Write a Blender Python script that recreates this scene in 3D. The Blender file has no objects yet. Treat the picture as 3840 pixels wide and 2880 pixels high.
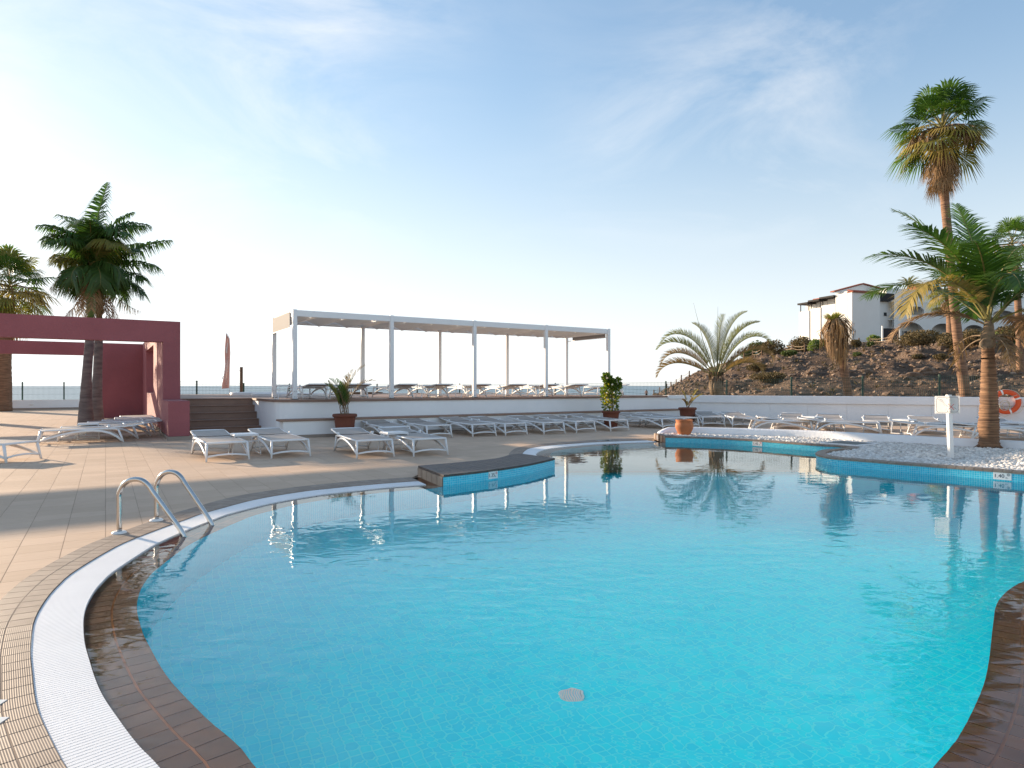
import bpy, bmesh, math, random
import numpy as np
from mathutils import Vector, Matrix, geometry
random.seed(7); np.random.seed(7)
sc = bpy.context.scene
C = sc.collection

# ------------------------------------------------------------------ camera, sky, sun, exposure
F, H, Y0 = 2412.0, 1.2, 1447.0          # focal length in photo pixels, eye height in metres, horizon row
cam = bpy.data.cameras.new('camera'); cam_ob = bpy.data.objects.new('camera', cam); C.objects.link(cam_ob)
cam_ob.location = (0, 0, H); cam_ob.rotation_euler = (math.radians(90), 0, 0)
cam.sensor_width = 36; cam.lens = 36 * F / 3840; cam.shift_y = 7 / 3840; cam.clip_start = 0.05; cam.clip_end = 60000
sc.camera = cam_ob

CLOUD = (-2.3, 3.3, 0); SKY_K = (.29, .252, .228); SKY_MAX = 3.7
SUN_AZ = (-0.84, 0.54); SUN_EL = math.radians(12.5)
world = bpy.data.worlds.new('World'); sc.world = world; world.use_nodes = True
def build_world():
    nt = world.node_tree; bg = nt.nodes['Background']; N = nt.nodes.new; L = nt.links.new
    sky = N('ShaderNodeTexSky'); sky.sky_type = 'NISHITA'; sky.sun_disc = False
    sky.sun_elevation = SUN_EL; sky.sun_rotation = math.atan2(*SUN_AZ)
    sky.dust_density = 0.3; sky.air_density = 1.0; sky.ozone_density = 3.0
    tc = N('ShaderNodeTexCoord'); sep = N('ShaderNodeSeparateXYZ'); L(tc.outputs['Generated'], sep.inputs[0])
    # thin sea haze: the sky loses its colour towards the horizon
    # the glow round the low sun spreads out in the haze instead of burning white: each channel levels off softly
    sp = N('ShaderNodeSeparateColor'); L(sky.outputs[0], sp.inputs[0]); soft = N('ShaderNodeCombineColor')
    for ch in range(3):
        m1 = N('ShaderNodeMath'); m1.operation = 'MULTIPLY'; L(sp.outputs[ch], m1.inputs[0]); m1.inputs[1].default_value = -SKY_K[ch]
        m2 = N('ShaderNodeMath'); m2.operation = 'EXPONENT'; L(m1.outputs[0], m2.inputs[0])
        m3 = N('ShaderNodeMath'); m3.operation = 'MULTIPLY_ADD'; L(m2.outputs[0], m3.inputs[0]); m3.inputs[1].default_value = -SKY_MAX; m3.inputs[2].default_value = SKY_MAX
        L(m3.outputs[0], soft.inputs[ch])
    bw = N('ShaderNodeRGBToBW'); L(soft.outputs[0], bw.inputs[0])
    mr = N('ShaderNodeMapRange'); mr.interpolation_type = 'SMOOTHSTEP'
    L(sep.outputs['Z'], mr.inputs['Value'])
    for k, v in (('From Min', 0), ('From Max', .46), ('To Min', .82), ('To Max', 0)): mr.inputs[k].default_value = v
    tint = N('ShaderNodeMix'); tint.data_type = 'RGBA'; tint.blend_type = 'MULTIPLY'; tint.inputs[0].default_value = 1
    hb = N('ShaderNodeMath'); hb.operation = 'MULTIPLY_ADD'; L(bw.outputs[0], hb.inputs[0]); hb.inputs[1].default_value = .55; hb.inputs[2].default_value = 1.08
    L(hb.outputs[0], tint.inputs[6]); tint.inputs[7].default_value = (.95, 1.0, 1.04, 1)
    mx = N('ShaderNodeMix'); mx.data_type = 'RGBA'
    L(mr.outputs[0], mx.inputs[0]); L(soft.outputs[0], mx.inputs[6]); L(tint.outputs[2], mx.inputs[7])
    # wisps of high cirrus: stretched noise on the plane of the cloud layer
    mp = N('ShaderNodeMapping'); L(tc.outputs['Generated'], mp.inputs[0]); mp.inputs['Rotation'].default_value = (0, math.radians(38), 0); mp.inputs['Scale'].default_value = (1.5, 1.5, 3.4)
    n1 = N('ShaderNodeTexNoise'); L(mp.outputs[0], n1.inputs['Vector']); n1.inputs['Scale'].default_value = 1.9; n1.inputs['Detail'].default_value = 10; n1.inputs['Roughness'].default_value = .62; n1.inputs['Distortion'].default_value = .55
    mp2 = N('ShaderNodeMapping'); L(tc.outputs['Generated'], mp2.inputs[0]); mp2.inputs['Scale'].default_value = (1.7, 1.7, 1.7); mp2.inputs['Location'].default_value = CLOUD
    n2 = N('ShaderNodeTexNoise'); L(mp2.outputs[0], n2.inputs['Vector']); n2.inputs['Scale'].default_value = 1.0; n2.inputs['Detail'].default_value = 2
    r1 = N('ShaderNodeMapRange'); L(n1.outputs[0], r1.inputs[0]); r1.inputs[1].default_value = .47; r1.inputs[2].default_value = .8
    r2 = N('ShaderNodeMapRange'); L(n2.outputs[0], r2.inputs[0]); r2.inputs[1].default_value = .42; r2.inputs[2].default_value = .62
    cm = N('ShaderNodeMath'); cm.operation = 'MULTIPLY'; L(r1.outputs[0], cm.inputs[0]); L(r2.outputs[0], cm.inputs[1])
    cf = N('ShaderNodeMapRange'); cf.interpolation_type = 'SMOOTHSTEP'; L(sep.outputs['Z'], cf.inputs[0]); cf.inputs[1].default_value = .14; cf.inputs[2].default_value = .3
    cs0 = N('ShaderNodeMath'); cs0.operation = 'MULTIPLY'; L(cm.outputs[0], cs0.inputs[0]); L(cf.outputs[0], cs0.inputs[1])
    cs = N('ShaderNodeMath'); cs.operation = 'MULTIPLY'; L(cs0.outputs[0], cs.inputs[0]); cs.inputs[1].default_value = .75; cs.use_clamp = True
    br = N('ShaderNodeMath'); br.operation = 'MULTIPLY_ADD'; L(bw.outputs[0], br.inputs[0]); br.inputs[1].default_value = .3; br.inputs[2].default_value = 2.0
    cx = N('ShaderNodeMix'); cx.data_type = 'RGBA'; L(cs.outputs[0], cx.inputs[0]); L(mx.outputs[2], cx.inputs[6]); L(br.outputs[0], cx.inputs[7])
    L(cx.outputs[2], bg.inputs[0]); bg.inputs[1].default_value = .13
build_world()
sun = bpy.data.lights.new('sun', 'SUN'); sun_ob = bpy.data.objects.new('sun', sun); C.objects.link(sun_ob)
sun.energy = 2.8; sun.angle = math.radians(.6); sun.color = (1, .80, .58)
sun_ob.rotation_euler = Vector((SUN_AZ[0], SUN_AZ[1], math.tan(SUN_EL) * math.hypot(*SUN_AZ))).to_track_quat('Z', 'Y').to_euler()
sc.view_settings.view_transform = 'Standard'; sc.view_settings.look = 'None'
sc.view_settings.exposure = 1.82; sc.view_settings.gamma = 1
sc.cycles.use_denoising = True

# ------------------------------------------------------------------ layout helpers
A = Vector((.845, .534, 0)); NN = Vector((-.534, .845, 0))      # the resort's building grid: along, away
def g(px, py, z=0.0):
    d = (H - z) * F / (py - Y0); return Vector(((px - 1920) / F * d, d, z))
def D(px, py, d):
    return Vector(((px - 1920) / F * d, d, H + (Y0 - py) / F * d))
def sr(s, r, z=0.0):
    v = A * s + NN * r; return Vector((v.x, v.y, z))
def s_at(px, r):
    u = (px - 1920) / F
    return (u * NN.y * r - NN.x * r) / (A.x - u * A.y)
def zd(py, d): return H + (Y0 - py) / F * d
def V(*a): return Vector(a)

# ------------------------------------------------------------------ object helpers
def tag(o, label=None, cat=None, group=None, kind=None):
    if label: o['label'] = label
    if cat: o['category'] = cat
    if group: o['group'] = group
    if kind: o['kind'] = kind
    return o
def thing(name, label, cat, loc=(0, 0, 0), rz=0.0, group=None):
    o = bpy.data.objects.new(name, None); C.objects.link(o); o.empty_display_size = .1
    o.location = loc; o.rotation_euler = (0, 0, rz)
    return tag(o, label, cat, group)
class MB:
    def __init__(s): s.v = []; s.f = []; s.m = []; s.uv = None
    def add(s, vs, fs, m=0):
        b = len(s.v); s.v += [tuple(p) for p in vs]; s.f += [tuple(i + b for i in f) for f in fs]; s.m += [m] * len(fs); return s
    def box(s, c, ex, ey, ez, m=0):
        c, ex, ey, ez = Vector(c), Vector(ex), Vector(ey), Vector(ez)
        vs = [c + a * ex + b * ey + d * ez for d in (-.5, .5) for b in (-.5, .5) for a in (-.5, .5)]
        return s.add(vs, [(0, 2, 3, 1), (4, 5, 7, 6), (0, 1, 5, 4), (2, 6, 7, 3), (0, 4, 6, 2), (1, 3, 7, 5)], m)
    def abox(s, x0, x1, y0, y1, z0, z1, m=0):
        return s.box(((x0 + x1) / 2, (y0 + y1) / 2, (z0 + z1) / 2), (x1 - x0, 0, 0), (0, y1 - y0, 0), (0, 0, z1 - z0), m)
    def srbox(s, s0, s1, r0, r1, z0, z1, m=0):
        return s.box(sr((s0 + s1) / 2, (r0 + r1) / 2, (z0 + z1) / 2), A * (s1 - s0), NN * (r1 - r0), (0, 0, z1 - z0), m)
    def bar(s, p, q, w, h, m=0, up=(0, 0, 1)):
        p, q = Vector(p), Vector(q); t = q - p; sd = t.cross(Vector(up))
        if sd.length < 1e-6: sd = Vector((1, 0, 0))
        sd.normalize(); u = sd.cross(t).normalized()
        return s.box((p + q) / 2, t, sd * w, u * h, m)
    def prism(s, poly, z0, z1, m=0, top=True, bottom=False):
        n = len(poly); b = [(p[0], p[1], z0) for p in poly]; t = [(p[0], p[1], z1) for p in poly]
        fs = [(i, (i + 1) % n, n + (i + 1) % n, n + i) for i in range(n)]
        s.add(b + t, fs, m)
        for on, z in ((top, z1), (bottom, z0)):
            if on:
                tri = geometry.tessellate_polygon([[Vector((p[0], p[1], 0)) for p in poly]])
                s.add([(p[0], p[1], z) for p in poly], tri, m)
        return s
    def sweep(s, pts, rad, n=6, m=0, up=(0, 0, 1), caps=True):
        pts = [Vector(p) for p in pts]; k = len(pts); up = Vector(up); vs = []
        for i, p in enumerate(pts):
            t = (pts[min(i + 1, k - 1)] - pts[max(i - 1, 0)])
            if t.length < 1e-9: t = Vector((0, 0, 1))
            t.normalize(); sd = t.cross(up)
            if sd.length < 1e-3: sd = t.cross(Vector((0, 1, 0)))
            if sd.length < 1e-3: sd = t.cross(Vector((1, 0, 0)))
            sd.normalize(); u = sd.cross(t)
            r = rad[i] if isinstance(rad, (list, tuple)) and isinstance(rad[0], (list, tuple, float, int)) and len(rad) == k else rad
            rx, ry = (r, r) if isinstance(r, (int, float)) else r
            off = math.pi / n if n == 4 else 0
            q = 1.41421 if n == 4 else 1
            for j in range(n):
                a = 2 * math.pi * j / n + off
                vs.append(p + sd * (rx * q * math.cos(a)) + u * (ry * q * math.sin(a)))
        fs = [(i * n + j, i * n + (j + 1) % n, (i + 1) * n + (j + 1) % n, (i + 1) * n + j) for i in range(k - 1) for j in range(n)]
        if caps: fs += [tuple(range(n))[::-1], tuple((k - 1) * n + j for j in range(n))]
        return s.add(vs, fs, m)
    def lathe(s, prof, n=20, c=(0, 0, 0), m=0, ax=None):
        c = Vector(c); vs = []; k = len(prof)
        for r, z in prof:
            for j in range(n):
                a = 2 * math.pi * j / n
                p = Vector((r * math.cos(a), r * math.sin(a), z))
                if ax is not None: p = ax @ p
                vs.append(c + p)
        fs = [(i * n + j, i * n + (j + 1) % n, (i + 1) * n + (j + 1) % n, (i + 1) * n + j) for i in range(k - 1) for j in range(n)]
        return s.add(vs, fs, m)
    def build(s, name, mats, parent=None, smooth=False, local=False):
        me = bpy.data.meshes.new(name)
        vs = s.v
        if parent is not None and not local:
            l = parent.matrix_basis.inverted() if parent.parent is None else (parent.parent.matrix_basis @ parent.matrix_basis).inverted()
            vs = [tuple(l @ Vector(p)) for p in vs]
        me.from_pydata(vs, [], s.f)
        if not isinstance(mats, (list, tuple)): mats = [mats]
        for m in mats: me.materials.append(m)
        if len(mats) > 1: me.polygons.foreach_set('material_index', s.m)
        if smooth: me.polygons.foreach_set('use_smooth', [True] * len(me.polygons))
        if s.uv is not None:
            ul = me.uv_layers.new(name='metres')
            idx = np.empty(len(me.loops), dtype=np.int32); me.loops.foreach_get('vertex_index', idx)
            ul.data.foreach_set('uv', np.array(s.uv, dtype=np.float32)[idx].ravel())
        me.validate(); me.update()
        o = bpy.data.objects.new(name, me); C.objects.link(o)
        if parent is not None: o.parent = parent
        return o
def copy_tree(o, parent=None):
    c = o.copy(); C.objects.link(c); c.parent = parent
    for ch in o.children: copy_tree(ch, c)
    return c
def bevel(o, w=.01, seg=2):
    b = o.modifiers.new('bevel', 'BEVEL'); b.width = w; b.segments = seg; b.limit_method = 'ANGLE'; return o

# ------------------------------------------------------------------ materials
def nodes(name):
    m = bpy.data.materials.new(name); m.use_nodes = True
    return m, m.node_tree, m.node_tree.nodes['Principled BSDF'], m.node_tree.nodes.new, m.node_tree.links.new
def mat(name, col, rough=.6, var=.12, scale=3.0, bump=0.0, bscale=40.0, spec=.4, metal=0.0, dirt=0.0, coord='Object'):
    m, nt, b, N, L = nodes(name)
    b.inputs['Roughness'].default_value = rough; b.inputs['Specular IOR Level'].default_value = spec; b.inputs['Metallic'].default_value = metal
    tc = N('ShaderNodeTexCoord')
    n = N('ShaderNodeTexNoise'); n.inputs['Scale'].default_value = scale; n.inputs['Detail'].default_value = 5; n.inputs['Roughness'].default_value = .6
    L(tc.outputs[coord], n.inputs['Vector'])
    cr = N('ShaderNodeValToRGB'); L(n.outputs[0], cr.inputs[0])
    e = cr.color_ramp.elements; e[0].position = .3; e[1].position = .72
    e[0].color = (*[max(0, c * (1 - var)) for c in col], 1); e[1].color = (*[min(1, c * (1 + var)) for c in col], 1)
    L(cr.outputs[0], b.inputs['Base Color'])
    if bump:
        n2 = N('ShaderNodeTexNoise'); n2.inputs['Scale'].default_value = bscale; n2.inputs['Detail'].default_value = 4; L(tc.outputs[coord], n2.inputs['Vector'])
        bp = N('ShaderNodeBump'); bp.inputs['Strength'].default_value = bump; bp.inputs['Distance'].default_value = .02
        L(n2.outputs[0], bp.inputs['Height']); L(bp.outputs[0], b.inputs['Normal'])
    return m
def leafmat(name, col, col2, trans=.35, rough=.45):
    m, nt, b, N, L = nodes(name)
    gi = N('ShaderNodeNewGeometry')
    cr = N('ShaderNodeValToRGB'); L(gi.outputs['Random Per Island'], cr.inputs[0])
    cr.color_ramp.elements[0].color = (*col, 1); cr.color_ramp.elements[1].color = (*col2, 1)
    L(cr.outputs[0], b.inputs['Base Color']); b.inputs['Roughness'].default_value = rough; b.inputs['Specular IOR Level'].default_value = .35
    t = N('ShaderNodeBsdfTranslucent'); mc = N('ShaderNodeMix'); mc.data_type = 'RGBA'; mc.blend_type = 'MULTIPLY'; mc.inputs[0].default_value = 1
    L(cr.outputs[0], mc.inputs[6]); mc.inputs[7].default_value = (1.6, 1.7, .7, 1); L(mc.outputs[2], t.inputs[0])
    mx = N('ShaderNodeMixShader'); mx.inputs[0].default_value = trans
    out = nt.nodes['Material Output']; L(b.outputs[0], mx.inputs[1]); L(t.outputs[0], mx.inputs[2]); L(mx.outputs[0], out.inputs[0])
    return m
M = {}
M['white'] = mat('white plaster', (.86, .86, .86), .75, .03, 1.2, .12, 60)
M['white_rough'] = mat('worn white plaster', (.84, .84, .85), .8, .05, 1.5, .35, 25)
M['plastic'] = mat('white resin', (.80, .80, .80), .35, .02, 2, 0)
M['alu'] = mat('white powder coat', (.80, .80, .80), .4, .015, 2, 0)
M['sling'] = mat('taupe sling mesh', (.42, .37, .33), .7, .05, 6, .1, 300)
def clothmat(name, col, trans=.4):
    m, nt, b, N, L = nodes(name); b.inputs['Base Color'].default_value = (*col, 1); b.inputs['Roughness'].default_value = .8
    t = N('ShaderNodeBsdfTranslucent'); t.inputs[0].default_value = (*col, 1); mx = N('ShaderNodeMixShader'); mx.inputs[0].default_value = trans
    L(b.outputs[0], mx.inputs[1]); L(t.outputs[0], mx.inputs[2]); L(mx.outputs[0], nt.nodes['Material Output'].inputs[0]); return m
M['canopy'] = clothmat('beige canopy fabric', (.80, .75, .69), .5)
M['blind'] = clothmat('grey beige blind', (.38, .36, .35), .25)
M['flag'] = clothmat('mauve flag cloth', (.52, .38, .36), .6)
M['signplate'] = clothmat('white translucent sign plastic', (.90, .89, .87), .75)
M['purple'] = mat('maroon plaster', (.30, .095, .105), .8, .12, .9, .35, 18)
M['skirt'] = mat('grey skirting tile', (.30, .25, .21), .6, .08, 4)
M['wood'] = mat('brown composite boards', (.25, .155, .115), .6, .12, 3, .1, 30)
M['wood_deck'] = mat('brown terrace decking', (.30, .19, .14), .6, .1, 2)
M['woodpost'] = mat('weathered brown timber', (.14, .075, .04), .75, .2, 6, .15, 30)
M['steel'] = mat('polished steel', (.62, .60, .57), .16, .03, 4, 0, 40, .5, 1.0)
M['darkmetal'] = mat('dark metal', (.03, .035, .04), .5, .1, 5)
M['greenmetal'] = mat('green fence paint', (.012, .05, .032), .45, .1, 5)
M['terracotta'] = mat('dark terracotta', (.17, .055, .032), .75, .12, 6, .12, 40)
M['terracotta_orange'] = mat('orange terracotta', (.50, .17, .065), .7, .08, 5, .1, 40)  # brighter orange clay of the urn
M['soil'] = mat('potting soil', (.05, .035, .025), .95, .3, 12, .4, 30)
M['orange'] = mat('orange lifebuoy vinyl', (.72, .10, .025), .45, .06, 4)
M['rope'] = mat('pale rope', (.66, .60, .48), .8, .1, 20)
M['ropefence'] = mat('weathered rope', (.36, .27, .18), .9, .1, 20)
M['red'] = mat('red print', (.70, .03, .03), .5, .02)
M['blue_print'] = mat('dark blue print', (.03, .04, .09), .5, .02)
M['grey_print'] = mat('grey print', (.33, .34, .40), .5, .02)
M['black'] = mat('black print', (.02, .02, .03), .5, .02)
M['signwhite'] = mat('white enamel', (.82, .80, .77), .35, .02)
M['flagtext'] = mat('pale flag print', (.74, .64, .58), .8, .02)
M['hatch'] = mat('dark grey hatch plate', (.07, .085, .08), .5, .15, 8)
M['rock'] = mat('volcanic rock', (.16, .108, .075), .9, .45, 1.2, .4, 6)
M['rock2'] = mat('pale rock', (.33, .235, .165), .9, .25, 2, .3, 8)
M['trunk_coco'] = None
M['roof'] = mat('red clay tiles', (.33, .10, .06), .8, .2, 2)
M['houseW'] = mat('white house plaster', (.74, .72, .68), .85, .03, .5, .5, 2.5)
M['glassdark'] = mat('dark window glass', (.03, .035, .04), .12, .1, 2, 0, 40, .6)
M['glasspale'] = mat('pale window glass', (.30, .36, .38), .1, .1, 2, 0, 40, .6)
M['fabric_dark'] = mat('dark awning', (.02, .018, .018), .8, .1, 2)
M['skin'] = mat('skin', (.45, .24, .16), .6, .03)
M['cloth_dark'] = mat('dark shorts', (.03, .03, .05), .8, .1)
M['hair'] = mat('dark hair', (.03, .02, .015), .7, .1)
M['green'] = leafmat('palm green', (.045, .10, .018), (.085, .155, .03), .38)
M['greenD'] = leafmat('dark palm green', (.04, .09, .022), (.07, .13, .03), .38)
M['olive'] = leafmat('olive palm green', (.13, .14, .03), (.22, .20, .055), .35)
M['yellowg'] = leafmat('yellowing palm', (.26, .20, .05), (.36, .26, .08), .3)
M['tri'] = leafmat('grey green palm', (.13, .15, .075), (.24, .23, .13), .28)
M['triB'] = leafmat('browned palm', (.20, .13, .07), (.30, .19, .10), .2)
M['dead'] = leafmat('dead frond', (.17, .10, .05), (.33, .20, .10), .12, .7)
M['shrub'] = leafmat('glossy shrub leaf', (.055, .11, .018), (.17, .22, .03), .3, .3)
M['shrubY'] = leafmat('yellow shrub leaf', (.36, .30, .04), (.48, .38, .08), .3, .35)
M['bushB'] = leafmat('dry scrub', (.10, .075, .035), (.17, .12, .055), .1, .8)
M['bushG'] = leafmat('green scrub', (.07, .10, .028), (.13, .15, .045), .15, .7)
M['bushL'] = leafmat('fresh green scrub', (.13, .19, .05), (.22, .28, .08), .25, .6)
M['rachis'] = mat('palm stalk', (.22, .19, .06), .5, .15, 6)
M['rachisB'] = mat('brown palm stalk', (.22, .14, .07), .6, .15, 6)
M['shaft'] = mat('green crownshaft', (.10, .17, .035), .4, .12, 3)
M['husk'] = mat('fibrous palm sheath', (.24, .17, .11), .9, .3, 12, .5, 40)
def ringmat(name, col, col2, freq, bump=.6):
    m, nt, b, N, L = nodes(name); b.inputs['Roughness'].default_value = .85
    tc = N('ShaderNodeTexCoord'); mp = N('ShaderNodeMapping'); L(tc.outputs['Object'], mp.inputs[0]); mp.inputs['Scale'].default_value = (1, 1, freq)
    n = N('ShaderNodeTexNoise'); n.inputs['Scale'].default_value = 3; n.inputs['Detail'].default_value = 4; L(mp.outputs[0], n.inputs['Vector'])
    cr = N('ShaderNodeValToRGB'); L(n.outputs[0], cr.inputs[0]); e = cr.color_ramp.elements
    e[0].position = .33; e[1].position = .66; e[0].color = (*col, 1); e[1].color = (*col2, 1)
    L(cr.outputs[0], b.inputs['Base Color'])
    bp = N('ShaderNodeBump'); bp.inputs['Strength'].default_value = bump; bp.inputs['Distance'].default_value = .03; L(n.outputs[0], bp.inputs['Height']); L(bp.outputs[0], b.inputs['Normal'])
    return m
M['trunk_coco'] = ringmat('ringed coconut bark', (.085, .042, .022), (.29, .16, .085), 22)
M['trunk_wash'] = ringmat('reddish fan palm bark', (.12, .062, .036), (.29, .16, .09), 12, .5)
M['trunk_royal'] = ringmat('grey royal palm bark', (.11, .09, .085), (.20, .165, .15), 5, .25)

def deckmat():
    m, nt, b, N, L = nodes('beige porcelain deck tile'); b.inputs['Roughness'].default_value = .7; b.inputs['Specular IOR Level'].default_value = .15
    ge = N('ShaderNodeNewGeometry')
    mp = N('ShaderNodeMapping'); mp.vector_type = 'TEXTURE'; L(ge.outputs['Position'], mp.inputs[0]); mp.inputs['Rotation'].default_value = (0, 0, math.atan2(A.y, A.x)); mp.inputs['Scale'].default_value = (TILE_A, TILE_N, 1)
    fl = N('ShaderNodeVectorMath'); fl.operation = 'FLOOR'; L(mp.outputs[0], fl.inputs[0])
    wn = N('ShaderNodeTexWhiteNoise'); wn.noise_dimensions = '2D'; L(fl.outputs[0], wn.inputs['Vector'])
    cr = N('ShaderNodeValToRGB'); L(wn.outputs['Value'], cr.inputs[0]); e = cr.color_ramp.elements
    e[0].color = (.59, .425, .30, 1); e[1].color = (.66, .48, .345, 1)
    st = N('ShaderNodeMapping'); L(mp.outputs[0], st.inputs[0]); st.inputs['Scale'].default_value = (.6, 7, 1)
    n = N('ShaderNodeTexNoise'); L(st.outputs[0], n.inputs['Vector']); n.inputs['Scale'].default_value = 2.2; n.inputs['Detail'].default_value = 5
    n2 = N('ShaderNodeTexNoise'); L(ge.outputs['Position'], n2.inputs['Vector']); n2.inputs['Scale'].default_value = .7; n2.inputs['Detail'].default_value = 4
    mr = N('ShaderNodeMapRange'); L(n.outputs[0], mr.inputs[0]); mr.inputs[1].default_value = .3; mr.inputs[2].default_value = .7; mr.inputs[3].default_value = .93; mr.inputs[4].default_value = 1.05
    mr2 = N('ShaderNodeMapRange'); L(n2.outputs[0], mr2.inputs[0]); mr2.inputs[1].default_value = .3; mr2.inputs[2].default_value = .7; mr2.inputs[3].default_value = .92; mr2.inputs[4].default_value = 1.05
    mu = N('ShaderNodeMath'); mu.operation = 'MULTIPLY'; L(mr.outputs[0], mu.inputs[0]); L(mr2.outputs[0], mu.inputs[1])
    mc = N('ShaderNodeVectorMath'); mc.operation = 'SCALE'; L(cr.outputs[0], mc.inputs[0]); L(mu.outputs[0], mc.inputs['Scale'])
    L(mc.outputs[0], b.inputs['Base Color'])
    return m
TILE_A, TILE_N = .272, .262
M['deck'] = deckmat()
M['grout'] = mat('deck grout', (.40, .27, .19), .9, .15, 5)
def ribmat(name, c0, c1, rough=.5, ribs=0.0):
    m, nt, b, N, L = nodes(name); b.inputs['Roughness'].default_value = rough
    oi = N('ShaderNodeObjectInfo'); gi = N('ShaderNodeNewGeometry'); ad = N('ShaderNodeMath'); ad.operation = 'ADD'; L(oi.outputs['Random'], ad.inputs[0]); L(gi.outputs['Random Per Island'], ad.inputs[1])
    fr = N('ShaderNodeMath'); fr.operation = 'FRACT'; L(ad.outputs[0], fr.inputs[0])
    cr = N('ShaderNodeValToRGB'); L(fr.outputs[0], cr.inputs[0]); cr.color_ramp.elements[0].color = (*c0, 1); cr.color_ramp.elements[1].color = (*c1, 1)
    ge = N('ShaderNodeNewGeometry'); n = N('ShaderNodeTexNoise'); n.inputs['Scale'].default_value = 9; n.inputs['Detail'].default_value = 4; L(ge.outputs['Position'], n.inputs['Vector'])
    mr = N('ShaderNodeMapRange'); L(n.outputs[0], mr.inputs[0]); mr.inputs[1].default_value = .3; mr.inputs[2].default_value = .7; mr.inputs[3].default_value = .85; mr.inputs[4].default_value = 1.1
    mc = N('ShaderNodeVectorMath'); mc.operation = 'SCALE'; L(cr.outputs[0], mc.inputs[0]); L(mr.outputs[0], mc.inputs['Scale']); L(mc.outputs[0], b.inputs['Base Color'])
    if ribs:
        uv = N('ShaderNodeUVMap'); uv.uv_map = 'metres'; sx = N('ShaderNodeSeparateXYZ'); L(uv.outputs[0], sx.inputs[0])
        ml = N('ShaderNodeMath'); ml.operation = 'MULTIPLY'; L(sx.outputs[1], ml.inputs[0]); ml.inputs[1].default_value = 6.2832 / ribs
        sn = N('ShaderNodeMath'); sn.operation = 'SINE'; L(ml.outputs[0], sn.inputs[0])
        bp = N('ShaderNodeBump'); bp.inputs['Strength'].default_value = .35; bp.inputs['Distance'].default_value = .001; L(sn.outputs[0], bp.inputs['Height']); L(bp.outputs[0], b.inputs['Normal'])
    return m
M['cope'] = ribmat('ribbed brown coping tile', (.25, .185, .14), (.33, .25, .19), .6, .0075)
M['copebed'] = mat('coping grout', (.30, .225, .17), .9, .15, 6)
M['wet'] = ribmat('wet brown pool tile', (.11, .05, .027), (.16, .075, .04), .5)
M['wetbed'] = mat('orange brown pool grout', (.42, .17, .07), .8, .15, 8)
M['grate'] = mat('white grating plastic', (.86, .86, .86), .45, .03, 4)
M['gutter'] = mat('dark gutter channel', (.25, .26, .28), .8, .1, 4)
def mosaic(name, c0, c1, c2, grout, pitch=.0265, rough=.25):
    m, nt, b, N, L = nodes(name); b.inputs['Roughness'].default_value = rough
    uv = N('ShaderNodeUVMap'); uv.uv_map = 'metres'
    sc_ = N('ShaderNodeVectorMath'); sc_.operation = 'SCALE'; L(uv.outputs[0], sc_.inputs[0]); sc_.inputs['Scale'].default_value = 1 / pitch
    fl = N('ShaderNodeVectorMath'); fl.operation = 'FLOOR'; L(sc_.outputs[0], fl.inputs[0])
    fr = N('ShaderNodeVectorMath'); fr.operation = 'FRACTION'; L(sc_.outputs[0], fr.inputs[0])
    wn = N('ShaderNodeTexWhiteNoise'); wn.noise_dimensions = '2D'; L(fl.outputs[0], wn.inputs['Vector'])
    cr = N('ShaderNodeValToRGB'); L(wn.outputs['Value'], cr.inputs[0]); e = cr.color_ramp.elements
    e[0].color = (*c0, 1); e[1].color = (*c2, 1); k = e.new(.5); k.color = (*c1, 1)
    sp = N('ShaderNodeSeparateXYZ'); L(fr.outputs[0], sp.inputs[0])
    mn = []
    for ch in (0, 1):
        a = N('ShaderNodeMath'); a.operation = 'LESS_THAN'; L(sp.outputs[ch], a.inputs[0]); a.inputs[1].default_value = .12; mn.append(a)
    mxn = N('ShaderNodeMath'); mxn.operation = 'MAXIMUM'; L(mn[0].outputs[0], mxn.inputs[0]); L(mn[1].outputs[0], mxn.inputs[1])
    mx = N('ShaderNodeMix'); mx.data_type = 'RGBA'; L(mxn.outputs[0], mx.inputs[0]); L(cr.outputs[0], mx.inputs[6]); mx.inputs[7].default_value = (*grout, 1)
    L(mx.outputs[2], b.inputs['Base Color'])
    return m
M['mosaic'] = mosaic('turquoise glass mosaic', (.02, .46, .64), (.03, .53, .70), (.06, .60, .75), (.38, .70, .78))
M['mosaic_floor_sunlit'] = mosaic('sun-brightened pool floor mosaic', (.0, .76, .95), (.0, .81, .97), (.0, .86, .98), (.08, .89, .98), .052)  # wall tile again, its colour brightened for the sunlight missing under water
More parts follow.
